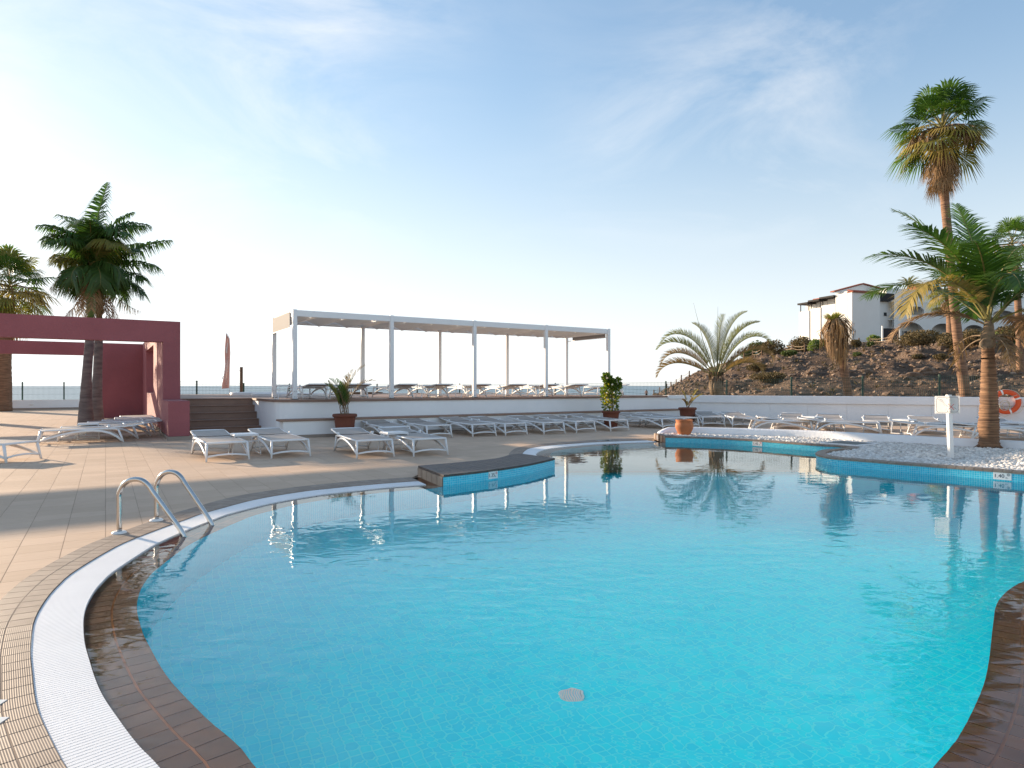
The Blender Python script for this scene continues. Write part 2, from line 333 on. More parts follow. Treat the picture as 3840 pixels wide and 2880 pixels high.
def watermat():
    m = bpy.data.materials.new('clear pool water'); m.use_nodes = True; nt = m.node_tree; nt.nodes.clear(); N = nt.nodes.new; L = nt.links.new
    out = N('ShaderNodeOutputMaterial'); gl = N('ShaderNodeBsdfGlass'); gl.inputs['IOR'].default_value = 1.33; gl.inputs['Roughness'].default_value = 0; gl.inputs['Color'].default_value = (.97, 1, 1, 1)
    ge = N('ShaderNodeNewGeometry')
    mp = N('ShaderNodeMapping'); L(ge.outputs['Position'], mp.inputs[0]); mp.inputs['Rotation'].default_value = (0, 0, .35); mp.inputs['Scale'].default_value = (.8, 1.25, 1)
    n1 = N('ShaderNodeTexNoise'); L(mp.outputs[0], n1.inputs['Vector']); n1.inputs['Scale'].default_value = 5.5; n1.inputs['Detail'].default_value = 2.2; n1.inputs['Roughness'].default_value = .5; n1.inputs['Distortion'].default_value = .5
    n3 = N('ShaderNodeTexNoise'); L(ge.outputs['Position'], n3.inputs['Vector']); n3.inputs['Scale'].default_value = .45; n3.inputs['Detail'].default_value = 1
    mr = N('ShaderNodeMapRange'); L(n3.outputs[0], mr.inputs[0]); mr.inputs[1].default_value = .35; mr.inputs[2].default_value = .65; mr.inputs[3].default_value = .35; mr.inputs[4].default_value = 1.25
    ds = N('ShaderNodeVectorMath'); ds.operation = 'DISTANCE'; L(ge.outputs['Position'], ds.inputs[0]); ds.inputs[1].default_value = (.6, 2.4, 0)      # ripples spread from the inlet jets at the near end
    dr = N('ShaderNodeMapRange'); dr.interpolation_type = 'SMOOTHSTEP'; L(ds.outputs['Value'], dr.inputs[0]); dr.inputs[1].default_value = 1.5; dr.inputs[2].default_value = 5.0; dr.inputs[3].default_value = 2.6; dr.inputs[4].default_value = .42
    mq = N('ShaderNodeMath'); mq.operation = 'MULTIPLY'; L(mr.outputs[0], mq.inputs[0]); L(dr.outputs[0], mq.inputs[1])
    mu = N('ShaderNodeMath'); mu.operation = 'MULTIPLY'; L(n1.outputs[0], mu.inputs[0]); L(mq.outputs[0], mu.inputs[1])
    n2 = N('ShaderNodeTexNoise'); L(mp.outputs[0], n2.inputs['Vector']); n2.inputs['Scale'].default_value = 1.3; n2.inputs['Detail'].default_value = 1
    ad = N('ShaderNodeMath'); ad.operation = 'MULTIPLY_ADD'; L(n2.outputs[0], ad.inputs[0]); ad.inputs[1].default_value = .7; L(mu.outputs[0], ad.inputs[2])
    bp = N('ShaderNodeBump'); bp.inputs['Strength'].default_value = .23; bp.inputs['Distance'].default_value = .012; L(ad.outputs[0], bp.inputs['Height']); L(bp.outputs[0], gl.inputs['Normal'])
    L(gl.outputs[0], out.inputs[0]); return m
M['water'] = watermat()
def seamat():
    m, nt, b, N, L = nodes('sea water'); b.inputs['Base Color'].default_value = (.10, .19, .24, 1); b.inputs['Roughness'].default_value = .35
    ge = N('ShaderNodeNewGeometry'); mp = N('ShaderNodeMapping'); L(ge.outputs['Position'], mp.inputs[0]); mp.inputs['Scale'].default_value = (.004, .03, 1)
    n = N('ShaderNodeTexNoise'); n.inputs['Scale'].default_value = 1; n.inputs['Detail'].default_value = 8; L(mp.outputs[0], n.inputs['Vector'])
    bp = N('ShaderNodeBump'); bp.inputs['Strength'].default_value = .25; bp.inputs['Distance'].default_value = 3; L(n.outputs[0], bp.inputs['Height']); L(bp.outputs[0], b.inputs['Normal'])
    return m
M['sea'] = seamat()
def hillmat():
    m, nt, b, N, L = nodes('stony volcanic hillside'); b.inputs['Roughness'].default_value = .95; b.inputs['Specular IOR Level'].default_value = .1
    ge = N('ShaderNodeNewGeometry')
    n = N('ShaderNodeTexNoise'); n.inputs['Scale'].default_value = .22; n.inputs['Detail'].default_value = 8; n.inputs['Roughness'].default_value = .65; L(ge.outputs['Position'], n.inputs['Vector'])
    cr = N('ShaderNodeValToRGB'); L(n.outputs[0], cr.inputs[0]); e = cr.color_ramp.elements
    e[0].position = .34; e[0].color = (.065, .046, .035, 1); e[1].position = .66; e[1].color = (.25, .17, .115, 1); k = e.new(.5); k.color = (.15, .103, .073, 1)
    L(cr.outputs[0], b.inputs['Base Color'])
    n2 = N('ShaderNodeTexNoise'); n2.inputs['Scale'].default_value = 1.6; n2.inputs['Detail'].default_value = 6; n2.inputs['Roughness'].default_value = .7; L(ge.outputs['Position'], n2.inputs['Vector'])
    bp = N('ShaderNodeBump'); bp.inputs['Strength'].default_value = 1; bp.inputs['Distance'].default_value = .5; L(n2.outputs[0], bp.inputs['Height']); L(bp.outputs[0], b.inputs['Normal'])
    return m
M['hill'] = hillmat()
M['pebble'] = ribmat('white pebble', (.52, .48, .44), (.88, .85, .80), .6)
M['pebblebed'] = mat('pale pebble bed', (.33, .30, .27), .9, .2, 30, .6, 30)
M['beach'] = mat('stony ground', (.20, .145, .10), .95, .3, .3, .4, 1)
# ------------------------------------------------------------------ curves
def spline(pts, step=.1, closed=False):
    P = [Vector((p[0], p[1], 0)) for p in pts]; n = len(P); dense = []
    rng = range(n) if closed else range(n - 1)
    for i in rng:
        p0 = P[(i - 1) % n] if closed or i > 0 else P[0]; p1 = P[i]; p2 = P[(i + 1) % n]; p3 = P[(i + 2) % n] if closed or i + 2 < n else P[n - 1]
        for k in range(24):
            t = k / 24
            dense.append(.5 * ((2 * p1) + (p2 - p0) * t + (2 * p0 - 5 * p1 + 4 * p2 - p3) * t * t + (3 * p1 - p0 - 3 * p2 + p3) * t ** 3))
    if not closed: dense.append(P[-1])
    else: dense.append(dense[0])
    ln = [0]
    for a, b in zip(dense, dense[1:]): ln.append(ln[-1] + (b - a).length)
    k = max(2, round(ln[-1] / step)); out = []; j = 0
    for i in range(k + 1):
        t = ln[-1] * i / k
        while j < len(ln) - 2 and ln[j + 1] < t: j += 1
        w = (t - ln[j]) / max(1e-9, ln[j + 1] - ln[j]); out.append(dense[j].lerp(dense[j + 1], w))
    if closed: out.pop()
    return out
def normals(c):                                     # left-hand side of the walking direction
    out = []
    for i in range(len(c)):
        t = (c[min(i + 1, len(c) - 1)] - c[max(i - 1, 0)]).normalized(); out.append(Vector((-t.y, t.x, 0)))
    return out
def hit(p, d, curve, mx=2.0):
    best = None
    for a, b in zip(curve, curve[1:]):
        e = b - a; den = d.x * e.y - d.y * e.x
        if abs(den) < 1e-9: continue
        w = a - p; t = (w.x * e.y - w.y * e.x) / den; u = (w.x * d.y - w.y * d.x) / den
        if 0 <= u <= 1 and 0 < t < mx and (best is None or t < best): best = t
    return best
def widths(c, nr, curve, default):
    w = [hit(p, n, curve) for p, n in zip(c, nr)]
    known = [i for i, x in enumerate(w) if x is not None]
    if not known: return [default] * len(c)
    for i in range(len(w)):
        if w[i] is None:
            k = min(known, key=lambda q: abs(q - i)); f = min(1, abs(k - i) / 12); w[i] = w[k] * (1 - f) + default * f
    s = [sum(w[max(0, i - 3):i + 4]) / len(w[max(0, i - 3):i + 4]) for i in range(len(w))]
    return s
def gp(l, z=0): return [g(x, y, z) for x, y in l]

GI_L = gp([(610, 2876), (520, 2781), (448, 2686), (393, 2605), (362, 2537), (339, 2465), (323, 2406), (318, 2347), (320, 2300), (334, 2255), (361, 2208), (391, 2174), (423, 2144), (486, 2101), (545, 2063), (600, 2031), (704, 1985), (808, 1944), (871, 1922), (1029, 1883), (1188, 1856), (1278, 1845), (1450, 1827), (1599, 1816)])
GO_L = spline(gp([(253, 2880), (231, 2840), (194, 2781), (158, 2709), (136, 2618), (122, 2537), (118, 2437), (120, 2383), (125, 2350), (141, 2293), (174, 2250), (206, 2212), (244, 2171), (287, 2136), (344, 2102), (412, 2063), (488, 2025), (600, 1984), (672, 1956), (790, 1917), (889, 1890), (1007, 1862), (1138, 1843), (1278, 1827), (1585, 1801)]))
CO_L = spline(gp([(0, 2255), (22, 2228), (62, 2196), (130, 2147), (212, 2101), (293, 2060), (339, 2038), (407, 2011), (475, 1988), (561, 1958), (600, 1942), (772, 1892), (849, 1868), (989, 1843), (1133, 1825), (1278, 1809), (1567, 1788)]))
RD = [(7.45, 6.5), (6.6, 5.5), (5.5, 4.85), (4.3, 4.42), (3.6, 4.22)] + [(p.x, p.y) for p in gp([(3840, 2169), (3793, 2193), (3755, 2225), (3735, 2258), (3726, 2312), (3719, 2369), (3711, 2442), (3699, 2514), (3673, 2587), (3634, 2669), (3586, 2751), (3538, 2818), (3475, 2880)])] + [(1.08, 1.80), (.75, 1.58), (.35, 1.44), (-.05, 1.42), (-.4, 1.53)]
BAND = .235                                         # width of the drowned brown edge
rd = spline(RD, .1); rdn = normals(rd)
GI_R = [p + n * BAND for p, n in zip(rd, rdn)][:-2:3]
MAIN = spline([(p.x, p.y) for p in GI_R] + [(-.84, 1.76)] + [(p.x, p.y) for p in GI_L], .098)
MAIN_N = normals(MAIN)
MAIN_G = widths(MAIN, MAIN_N, GO_L, .2)
MAIN_C = [max(a + .15, b) for a, b in zip(MAIN_G, widths(MAIN, MAIN_N, CO_L, .41))]
GI2 = spline([(.655, 9.72), (.5, 10.5)] + [(p.x, p.y) for p in gp([(2012, 1703), (2031, 1689), (2071, 1680), (2144, 1672), (2270, 1663), (2462, 1656)])], .14)
GI2_N = normals(GI2)
GO2 = spline([(.3, 9.9), (.2, 10.9)] + [(p.x, p.y) for p in gp([(1965, 1696), (1974, 1687), (1995, 1679), (2031, 1672), (2107, 1667), (2234, 1658), (2451, 1650)])])
CO2 = spline([(.0, 9.9), (-.05, 11.0)] + [(p.x, p.y) for p in gp([(1921, 1690), (1934, 1683), (1963, 1672), (2003, 1667), (2089, 1660), (2252, 1649), (2451, 1643)])])
GI2_G = widths(GI2, GI2_N, GO2, .4); GI2_C = [max(a + .2, b) for a, b in zip(GI2_G, widths(GI2, GI2_N, CO2, .8))]
JT = .124                                           # height of the raised tiled edges
JF = spline([(-.835, 7.78), (-.30, 8.25), (.20, 8.85), (.635, 9.6)], .1)
JB = spline([(p.x, p.y) for p in gp([(1567, 1746), (1627, 1741), (1753, 1730), (1862, 1718), (1920, 1703), (1956, 1701)], JT)], .1)
PF = spline([(3.287, 13.77), (3.84, 13.62), (4.43, 13.28), (4.94, 12.79), (5.37, 12.23), (5.72, 11.82), (5.95, 11.58), (6.0, 11.38), (5.72, 11.17), (5.28, 10.9), (4.98, 10.5), (4.83, 10.15), (4.86, 9.72), (5.19, 9.32), (5.52, 8.96), (5.92, 8.59), (6.42, 8.06), (6.95, 7.45), (7.4, 6.95)], .1)
CURB = spline([(3.32, 14.40), (3.42, 14.72), (3.75, 14.88), (4.3, 14.75), (5.3, 14.35), (6.37, 13.72), (7.2, 12.85), (8.0, 11.87), (8.81, 11.07), (9.5, 10.2), (9.8, 8.8), (9.4, 7.4), (8.4, 6.7), (7.6, 6.6)], .15)

WATER_Z = -.014
def offs(c, n, w): return [p + q * (w if isinstance(w, (int, float)) else w[i]) for i, (p, q) in enumerate(zip(c, n))]
CO_MAIN = offs(MAIN, MAIN_N, MAIN_C); CO_FAR = offs(GI2, GI2_N, GI2_C)
HOLE = CO_MAIN + JB + CO_FAR + [Vector((3.26, 14.75, 0))] + CURB[2:] + [Vector((8.0, 5.6, 0))]
WATER = MAIN + JF + GI2 + PF
DROP_MAIN = offs(MAIN, MAIN_N, -BAND); DROP_FAR = offs(GI2, GI2_N, -BAND)
SHELL = DROP_MAIN + JF + DROP_FAR[2:-2] + PF

def inpoly(X, Y, poly):
    res = np.zeros(X.shape, bool); n = len(poly)
    for i in range(n):
        a, b = poly[i], poly[(i + 1) % n]
        if a.y == b.y: continue
        c = ((a.y > Y) != (b.y > Y)) & (X < (b.x - a.x) * (Y - a.y) / (b.y - a.y) + a.x); res ^= c
    return res
def fill(polys, z):
    pl = [[Vector((p[0], p[1], 0)) for p in q] for q in polys]
    tri = geometry.tessellate_polygon(pl); vs = [(p.x, p.y, z) for q in pl for p in q]
    fs = []
    for a, b, c in tri:
        A_, B_, C_ = vs[a], vs[b], vs[c]
        cr = (B_[0] - A_[0]) * (C_[1] - A_[1]) - (B_[1] - A_[1]) * (C_[0] - A_[0])
        fs.append((a, b, c) if cr > 0 else (a, c, b))
    return vs, fs
def seen(p):
    if p.y < .5: return 0
    px = 1920 + F * p.x / p.y; py = Y0 + (H - p.z) * F / p.y
    return (-20 < px < 3860 and py < 2900) / (p.y ** 3)
def pieces(name, quads, z0, z1, material, parent, keep=300):
    """each piece of a paved band: the 300 that show largest are objects, the rest one mesh"""
    order = sorted(range(len(quads)), key=lambda i: -seen((quads[i][0] + quads[i][2]) / 2))
    rest = MB(); ruv = []
    for rank, i in enumerate(order):
        q = quads[i]; n = len(q)
        vs = [(p.x, p.y, z0) for p in q] + [(p.x, p.y, z1) for p in q]
        ar = sum(q[k].x * q[(k + 1) % n].y - q[(k + 1) % n].x * q[k].y for k in range(n))
        wd = (q[2] - q[1]).length if n == 4 else .1; uvq = [(0, 0), (.1, 0), (.1, wd), (0, wd)] if n == 4 else [(0, 0)] * n
        if ar < 0: vs = vs[:n][::-1] + vs[n:][::-1]; uvq = uvq[::-1]
        fs = [tuple(range(n, 2 * n))] + [(k, (k + 1) % n, n + (k + 1) % n, n + k) for k in range(n)]
        if rank < keep and seen((q[0] + q[2]) / 2) > 0:
            b = MB(); b.add(vs, fs); b.uv = uvq * 2; b.build(name, material, parent)
        else: rest.add(vs, fs); ruv += uvq * 2
    rest.uv = ruv
    if rest.f: tag(rest.build(name + '_field', material, parent), kind='stuff')
def band_quads(c, nr, w0, w1, gap=.004, every=1):
    """quads between two offsets of a curve"""
    out = []; f = lambda w, i: w if isinstance(w, (int, float)) else w[i]
    for i in range(0, len(c) - every, every):
        j = i + every; t = (c[j] - c[i]).normalized() * gap / 2
        a0, a1, b0, b1 = f(w0, i), f(w1, i), f(w0, j), f(w1, j)
        out.append([c[i] + nr[i] * a0 + t, c[j] + nr[j] * b0 - t, c[j] + nr[j] * b1 - t, c[i] + nr[i] * a1 + t])
    return out
def strip(c, nr, w0, w1, z, z1=None):
    b = MB(); f = lambda w, i: w if isinstance(w, (int, float)) else w[i]; z1 = z if z1 is None else z1
    vs = []
    for i in range(len(c)):
        p = c[i] + nr[i] * f(w0, i); q = c[i] + nr[i] * f(w1, i); vs += [(p.x, p.y, z), (q.x, q.y, z1)]
    b.add(vs, [(2 * i, 2 * i + 2, 2 * i + 3, 2 * i + 1) for i in range(len(c) - 1)]); return b

# ------------------------------------------------------------------ deck: base sheet and porcelain tiles
WDIR = Vector((.899, -.437, 0)).normalized(); Q0 = Vector((6.5, 22.2, 0)); WN = Vector((-WDIR.y, WDIR.x, 0))   # right boundary wall: line, direction, away
DECK = [Vector(p) for p in ((-36, -5, 0), (14, -6, 0), (23.5, 13.6, 0))] + [Q0 + WDIR * 16 + WN * .1, Q0 - WDIR * 14 + WN * .1] + [sr(1.6, 29), sr(1.6, 41), sr(-27, 41)]
def build_deck():
    vs, fs = fill([DECK, HOLE], -.0015)
    b = MB(); b.add(vs, fs); deck = b.build('pool_deck', M['grout']); tag(deck, 'beige tiled deck around the swimming pool', kind='structure')
    X, Y = np.meshgrid(np.arange(-60, 110), np.arange(-20, 160)); i = X.ravel(); j = Y.ravel()
    s = i * TILE_A; r = j * TILE_N; ga = .002
    cor = []
    for ds, dr in ((ga, ga), (TILE_A - ga, ga), (TILE_A - ga, TILE_N - ga), (ga, TILE_N - ga)):
        cor.append(((s + ds) * A.x + (r + dr) * NN.x, (s + ds) * A.y + (r + dr) * NN.y))
    cx = sum(c[0] for c in cor) / 4; cy = sum(c[1] for c in cor) / 4
    vis = (cy > -3.5) & (np.abs(cx) < .84 * np.maximum(cy, 0) + 4.5)
    for arr in ('s', 'r'): pass
    idx = np.where(vis)[0]; cor = [(c[0][idx], c[1][idx]) for c in cor]; cx = cx[idx]; cy = cy[idx]
    ind = inpoly(cx, cy, DECK)
    # nothing under the terrace
    ss = cx * A.x + cy * A.y; rr = cx * NN.x + cy * NN.y
    ind &= ~((ss > 3.7) & (rr > 15.8)) & ~((ss > 1.8) & (rr > 18.2)) & ~((rr > 41))
    inh = [inpoly(c[0], c[1], HOLE) for c in cor]; cnt = sum(x.astype(int) for x in inh)
    quads = []
    hc = HOLE + [HOLE[0]]
    ha = np.array([(p.x, p.y) for p in hc])
    for k in np.where(ind & (cnt == 0))[0]:
        quads.append([Vector((c[0][k], c[1][k], 0)) for c in cor])
    for k in np.where((cnt > 0) & (cnt < 4))[0]:
        if not (ind[k] or True): continue
        q = [Vector((c[0][k], c[1][k], 0)) for c in cor]
        m = sum(q, Vector()) / 4
        # clip by the nearest edge of the pool surround
        a, bb = ha[:-1], ha[1:]; e = bb - a; t = np.clip(((np.array([m.x, m.y]) - a) * e).sum(1) / np.maximum((e * e).sum(1), 1e-9), 0, 1)
        dd = np.hypot(*(a + e * t[:, None] - np.array([m.x, m.y])).T); w = int(dd.argmin())
        p0 = Vector((*a[w], 0)); ed = Vector((*e[w], 0)).normalized(); nn = Vector((-ed.y, ed.x, 0))
        out = []
        dv = [(p - p0).dot(nn) for p in q]
        test = p0 + ed * .02 + nn * .05
        inside = inpoly(np.array([test.x]), np.array([test.y]), HOLE)[0]
        if inside: dv = [-x for x in dv]
        for z in range(4):
            d0, d1 = dv[z], dv[(z + 1) % 4]
            if d0 >= -.01: out.append(q[z])
            if (d0 >= -.01) != (d1 >= -.01): out.append(q[z].lerp(q[(z + 1) % 4], (d0 + .01) / (d0 - d1)))
        if len(out) >= 3: quads.append(out)
    pieces('deck_tile', quads, -.001, 0, M['deck'], deck)
build_deck()

# ------------------------------------------------------------------ pool
def build_pool():
    pool = MB(); n = len(SHELL); L = 0; uv = []; vs = []
    for i in range(n + 1):
        p = SHELL[i % n]
        if i: L += (p - SHELL[i - 1]).length
        vs += [(p.x, p.y, -1.12), (p.x, p.y, -.034)]; uv += [(L, -1.12), (L, -.034)]
    pool.add(vs, [(2 * i, 2 * i + 2, 2 * i + 3, 2 * i + 1) for i in range(n)]); pool.uv = uv
    o = pool.build('swimming_pool', M['mosaic']); tag(o, 'free-form swimming pool lined with turquoise mosaic', kind='structure')  # same tile as the floor; kept darker so the wall reads unlit
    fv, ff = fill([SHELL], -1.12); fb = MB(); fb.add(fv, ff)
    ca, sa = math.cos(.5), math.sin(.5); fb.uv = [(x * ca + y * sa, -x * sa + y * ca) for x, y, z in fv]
    fb.build('pool_floor', M['mosaic_floor_sunlit'], o)
    # water
    wv, wf = fill([WATER], WATER_Z); w = MB(); w.add(wv, wf); wo = w.build('pool_water', M['water']); tag(wo, 'clear rippled water of the swimming pool', kind='structure')
    # drowned brown edge
    e = thing('pool_edging', 'brown tiled edging lying just under the pool water', 'pool edging')
    for c, nr in ((MAIN, MAIN_N), (GI2, GI2_N)):
        strip(c, nr, -BAND, .012, -.036, -.034).build('grout_bed', M['wetbed'], e)
        q = band_quads(c, nr, -.113, .008, .006) + band_quads(c, nr, -.232, -.123, .006)
        if c is MAIN: pieces('edging_tile', q, -.033, -.029, M['wet'], e, 300)
        else: pieces('edging_tile', q, -.033, -.029, M['wet'], e, 0)
    # overflow grating
    gr = thing('overflow_grating', 'white slatted overflow grating along the pool edge', 'grating')
    for k, (c, nr, w) in enumerate(((MAIN, MAIN_N, MAIN_G), (GI2, GI2_N, GI2_G))):
        strip(c, nr, .004, w, -.03).build('gutter', M['gutter'], gr)
        for f in (.18, .5, .82):
            strip(c, nr, [x * f - .006 for x in w], [x * f + .006 for x in w], -.010).build('connecting_strip', M['grate'], gr)
        fine = spline([(p.x, p.y) for p in c], .0205); fn = normals(fine); ws = np.interp(np.linspace(0, 1, len(fine)), np.linspace(0, 1, len(w)), w)
        q = band_quads(fine, fn, .006, [x - .0005 for x in ws], .005)
        q = [x for x in q if (x[0].y > .8 or True)]
        pieces('grating_slat', q, -.02, -.003, M['grate'], gr, 300 if k == 0 else 0)
    # coping
    cp = thing('pool_coping', 'two rows of ribbed brown tiles edging the deck', 'coping')
    for k, (c, nr, w0, w1) in enumerate(((MAIN, MAIN_N, MAIN_G, MAIN_C), (GI2, GI2_N, GI2_G, GI2_C))):
        strip(c, nr, [x + .001 for x in w0], w1, .0018).build('grout_bed', M['copebed'], cp)
        rows = 2 if k == 0 else 3
        q = []
        for r in range(rows):
            a = [x + (y - x) * r / rows + .0025 for x, y in zip(w0, w1)]; b = [x + (y - x) * (r + 1) / rows - .0025 for x, y in zip(w0, w1)]
            q += band_quads(c, nr, a, b, .006)
        pieces('coping_tile', q, -.02, .003, M['cope'], cp, 300 if k == 0 else 60)
build_pool()

def mosaic_face(c, z0, z1, name, parent, off=.003, side=1):
    b = MB(); nr = normals(c); L = 0; vs = []; uv = []
    for i, p in enumerate(c):
        if i: L += (p - c[i - 1]).length
        q = p - nr[i] * off * side
        vs += [(q.x, q.y, z0), (q.x, q.y, z1)]; uv += [(L, z0), (L, z1)]
    b.add(vs, [(2 * i, 2 * i + 2, 2 * i + 3, 2 * i + 1) for i in range(len(c) - 1)]); b.uv = uv
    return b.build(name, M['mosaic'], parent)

def text(s, size, loc, xdir, ydir, material, parent, name='lettering', align='CENTER', extrude=.0006):
    cu = bpy.data.curves.new(name, 'FONT'); cu.body = s; cu.size = size; cu.align_x = align; cu.align_y = 'CENTER'; cu.extrude = extrude
    cu.materials.append(material)
    o = bpy.data.objects.new(name, cu); C.objects.link(o)
    x = Vector(xdir).normalized(); y = Vector(ydir).normalized(); z = x.cross(y)
    m = Matrix((x, y, z)).transposed().to_4x4(); m.translation = Vector(loc)
    if parent is not None:
        o.parent = parent; m = parent.matrix_basis.inverted() @ m
    bpy.context.view_layer.update(); me = bpy.data.meshes.new_from_object(o); bpy.data.objects.remove(o)
    o = bpy.data.objects.new(name, me); C.objects.link(o); o.parent = parent; o.matrix_basis = m
    return o
def ring_print(c, xd, yd, r, w, material, parent, name='symbol', seg=24, cross=True):
    b = MB(); xd, yd = Vector(xd).normalized(), Vector(yd).normalized(); c = Vector(c)
    vs = []
    for i in range(seg):
        a = 2 * math.pi * i / seg; d = xd * math.cos(a) + yd * math.sin(a); vs += [c + d * (r - w), c + d * (r + w)]
    b.add(vs, [(2 * i, 2 * i + 1, 2 * ((i + 1) % seg) + 1, 2 * ((i + 1) % seg)) for i in range(seg)])
    if cross:
        nz = xd.cross(yd)
        for sg in (1, -1): b.bar(c - (xd + yd * sg) * r * .5, c + (xd + yd * sg) * r * .5, w * 1.6, .0004, up=nz)
    return b.build(name, material, parent)
def depth_plate(s, p, xd, z, w, h, label):
    xd = Vector(xd).normalized(); nz = xd.cross(Vector((0, 0, 1))).normalized()    # faces the viewer
    base = Vector((p.x, p.y, z)) + nz * .006
    t = thing('depth_marker', label, 'depth marker', base)
    b = MB(); b.box(base, xd * w, nz * .008, (0, 0, h)); bevel(b.build('plate', M['signwhite'], t), .0015, 1)
    f = base + nz * .0048
    text(s, h * .66, f + xd * (-w * .17) - Vector((0, 0, h * .03)), xd, (0, 0, 1), M['black'], t)
    text('m.', h * .3, f + xd * (w * .25) - Vector((0, 0, h * .2)), xd, (0, 0, 1), M['black'], t)
    ring_print(f + xd * (w * .34) + Vector((0, 0, h * .2)), xd, (0, 0, 1), h * .15, h * .02, M['red'] if s != '1.40' else M['black'], t)

# ------------------------------------------------------------------ raised jetty beside the deck
def build_jetty():
    base = JF[0]
    t = thing('tiled_jetty', 'low curved jetty with dark tiled top and turquoise mosaic side', 'jetty', base)
    poly = JF + [Vector((.152, 10.2, 0)), *JB[::-1]]
    # body
    b = MB(); b.prism(poly, -1.3, JT - .028, bottom=False); b.build('body', M['wet'], t)
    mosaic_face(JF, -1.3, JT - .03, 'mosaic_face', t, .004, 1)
    # end face seen from the left: large brown tiles
    a0, a1 = JF[0], JB[0]; ed = (a1 - a0); nn = Vector((ed.y, -ed.x, 0)).normalized() * -1
    for k in range(5):
        w0, w1 = k / 5, (k + 1) / 5
        q = MB(); p0 = a0 + ed * (w0 + .008); p1 = a0 + ed * (w1 - .008)
        q.box((p0 + p1) / 2 + Vector((0, 0, .035)) + nn * .003, p1 - p0, nn * .008, (0, 0, .12)); q.build('end_tile', M['cope'], t)
    # top tiles laid in rows that follow the curve
    m = len(JF); back = []
    for i in range(m):
        f = i / (m - 1) * (len(JB) - 1); k = min(int(f), len(JB) - 2); back.append(JB[k].lerp(JB[k + 1], f - k))
    bed = MB(); vs = []
    for a, c in zip(JF, back): vs += [(a.x, a.y, JT - .02), (c.x, c.y, JT - .02)]
    bed.add(vs, [(2 * i, 2 * i + 2, 2 * i + 3, 2 * i + 1) for i in range(m - 1)]); bed.build('grout_bed', M['copebed'], t)
    rows = 7; quads = []
    for r in range(rows):
        w0, w1 = r / rows + .004, (r + 1) / rows - .004
        ov = -.02 if r == 0 else 0
        for i in range(m - 1):
            e = (JF[i + 1] - JF[i]).normalized() * .003
            A0 = JF[i].lerp(back[i], w0 + ov); A1 = JF[i].lerp(back[i], w1); B0 = JF[i + 1].lerp(back[i + 1], w0 + ov); B1 = JF[i + 1].lerp(back[i + 1], w1)
            quads.append([A0 + e, B0 - e, B1 - e, A1 + e])
    M_top = M['jettytop'] = ribmat('charcoal brown tile', (.075, .057, .05), (.10, .076, .064), .55)
    pieces('top_tile', quads, JT - .026, JT, M_top, t)
    p = g(1841, 1787, .03); i = min(range(len(JF)), key=lambda k: (JF[k] - Vector((p.x, p.y, 0))).length)
    e = JF[i + 1] - JF[i - 1]
    depth_plate('1.35', JF[i], e, .052, .165, .098, 'white depth plate reading 1.35 on the mosaic side of the jetty')
build_jetty()

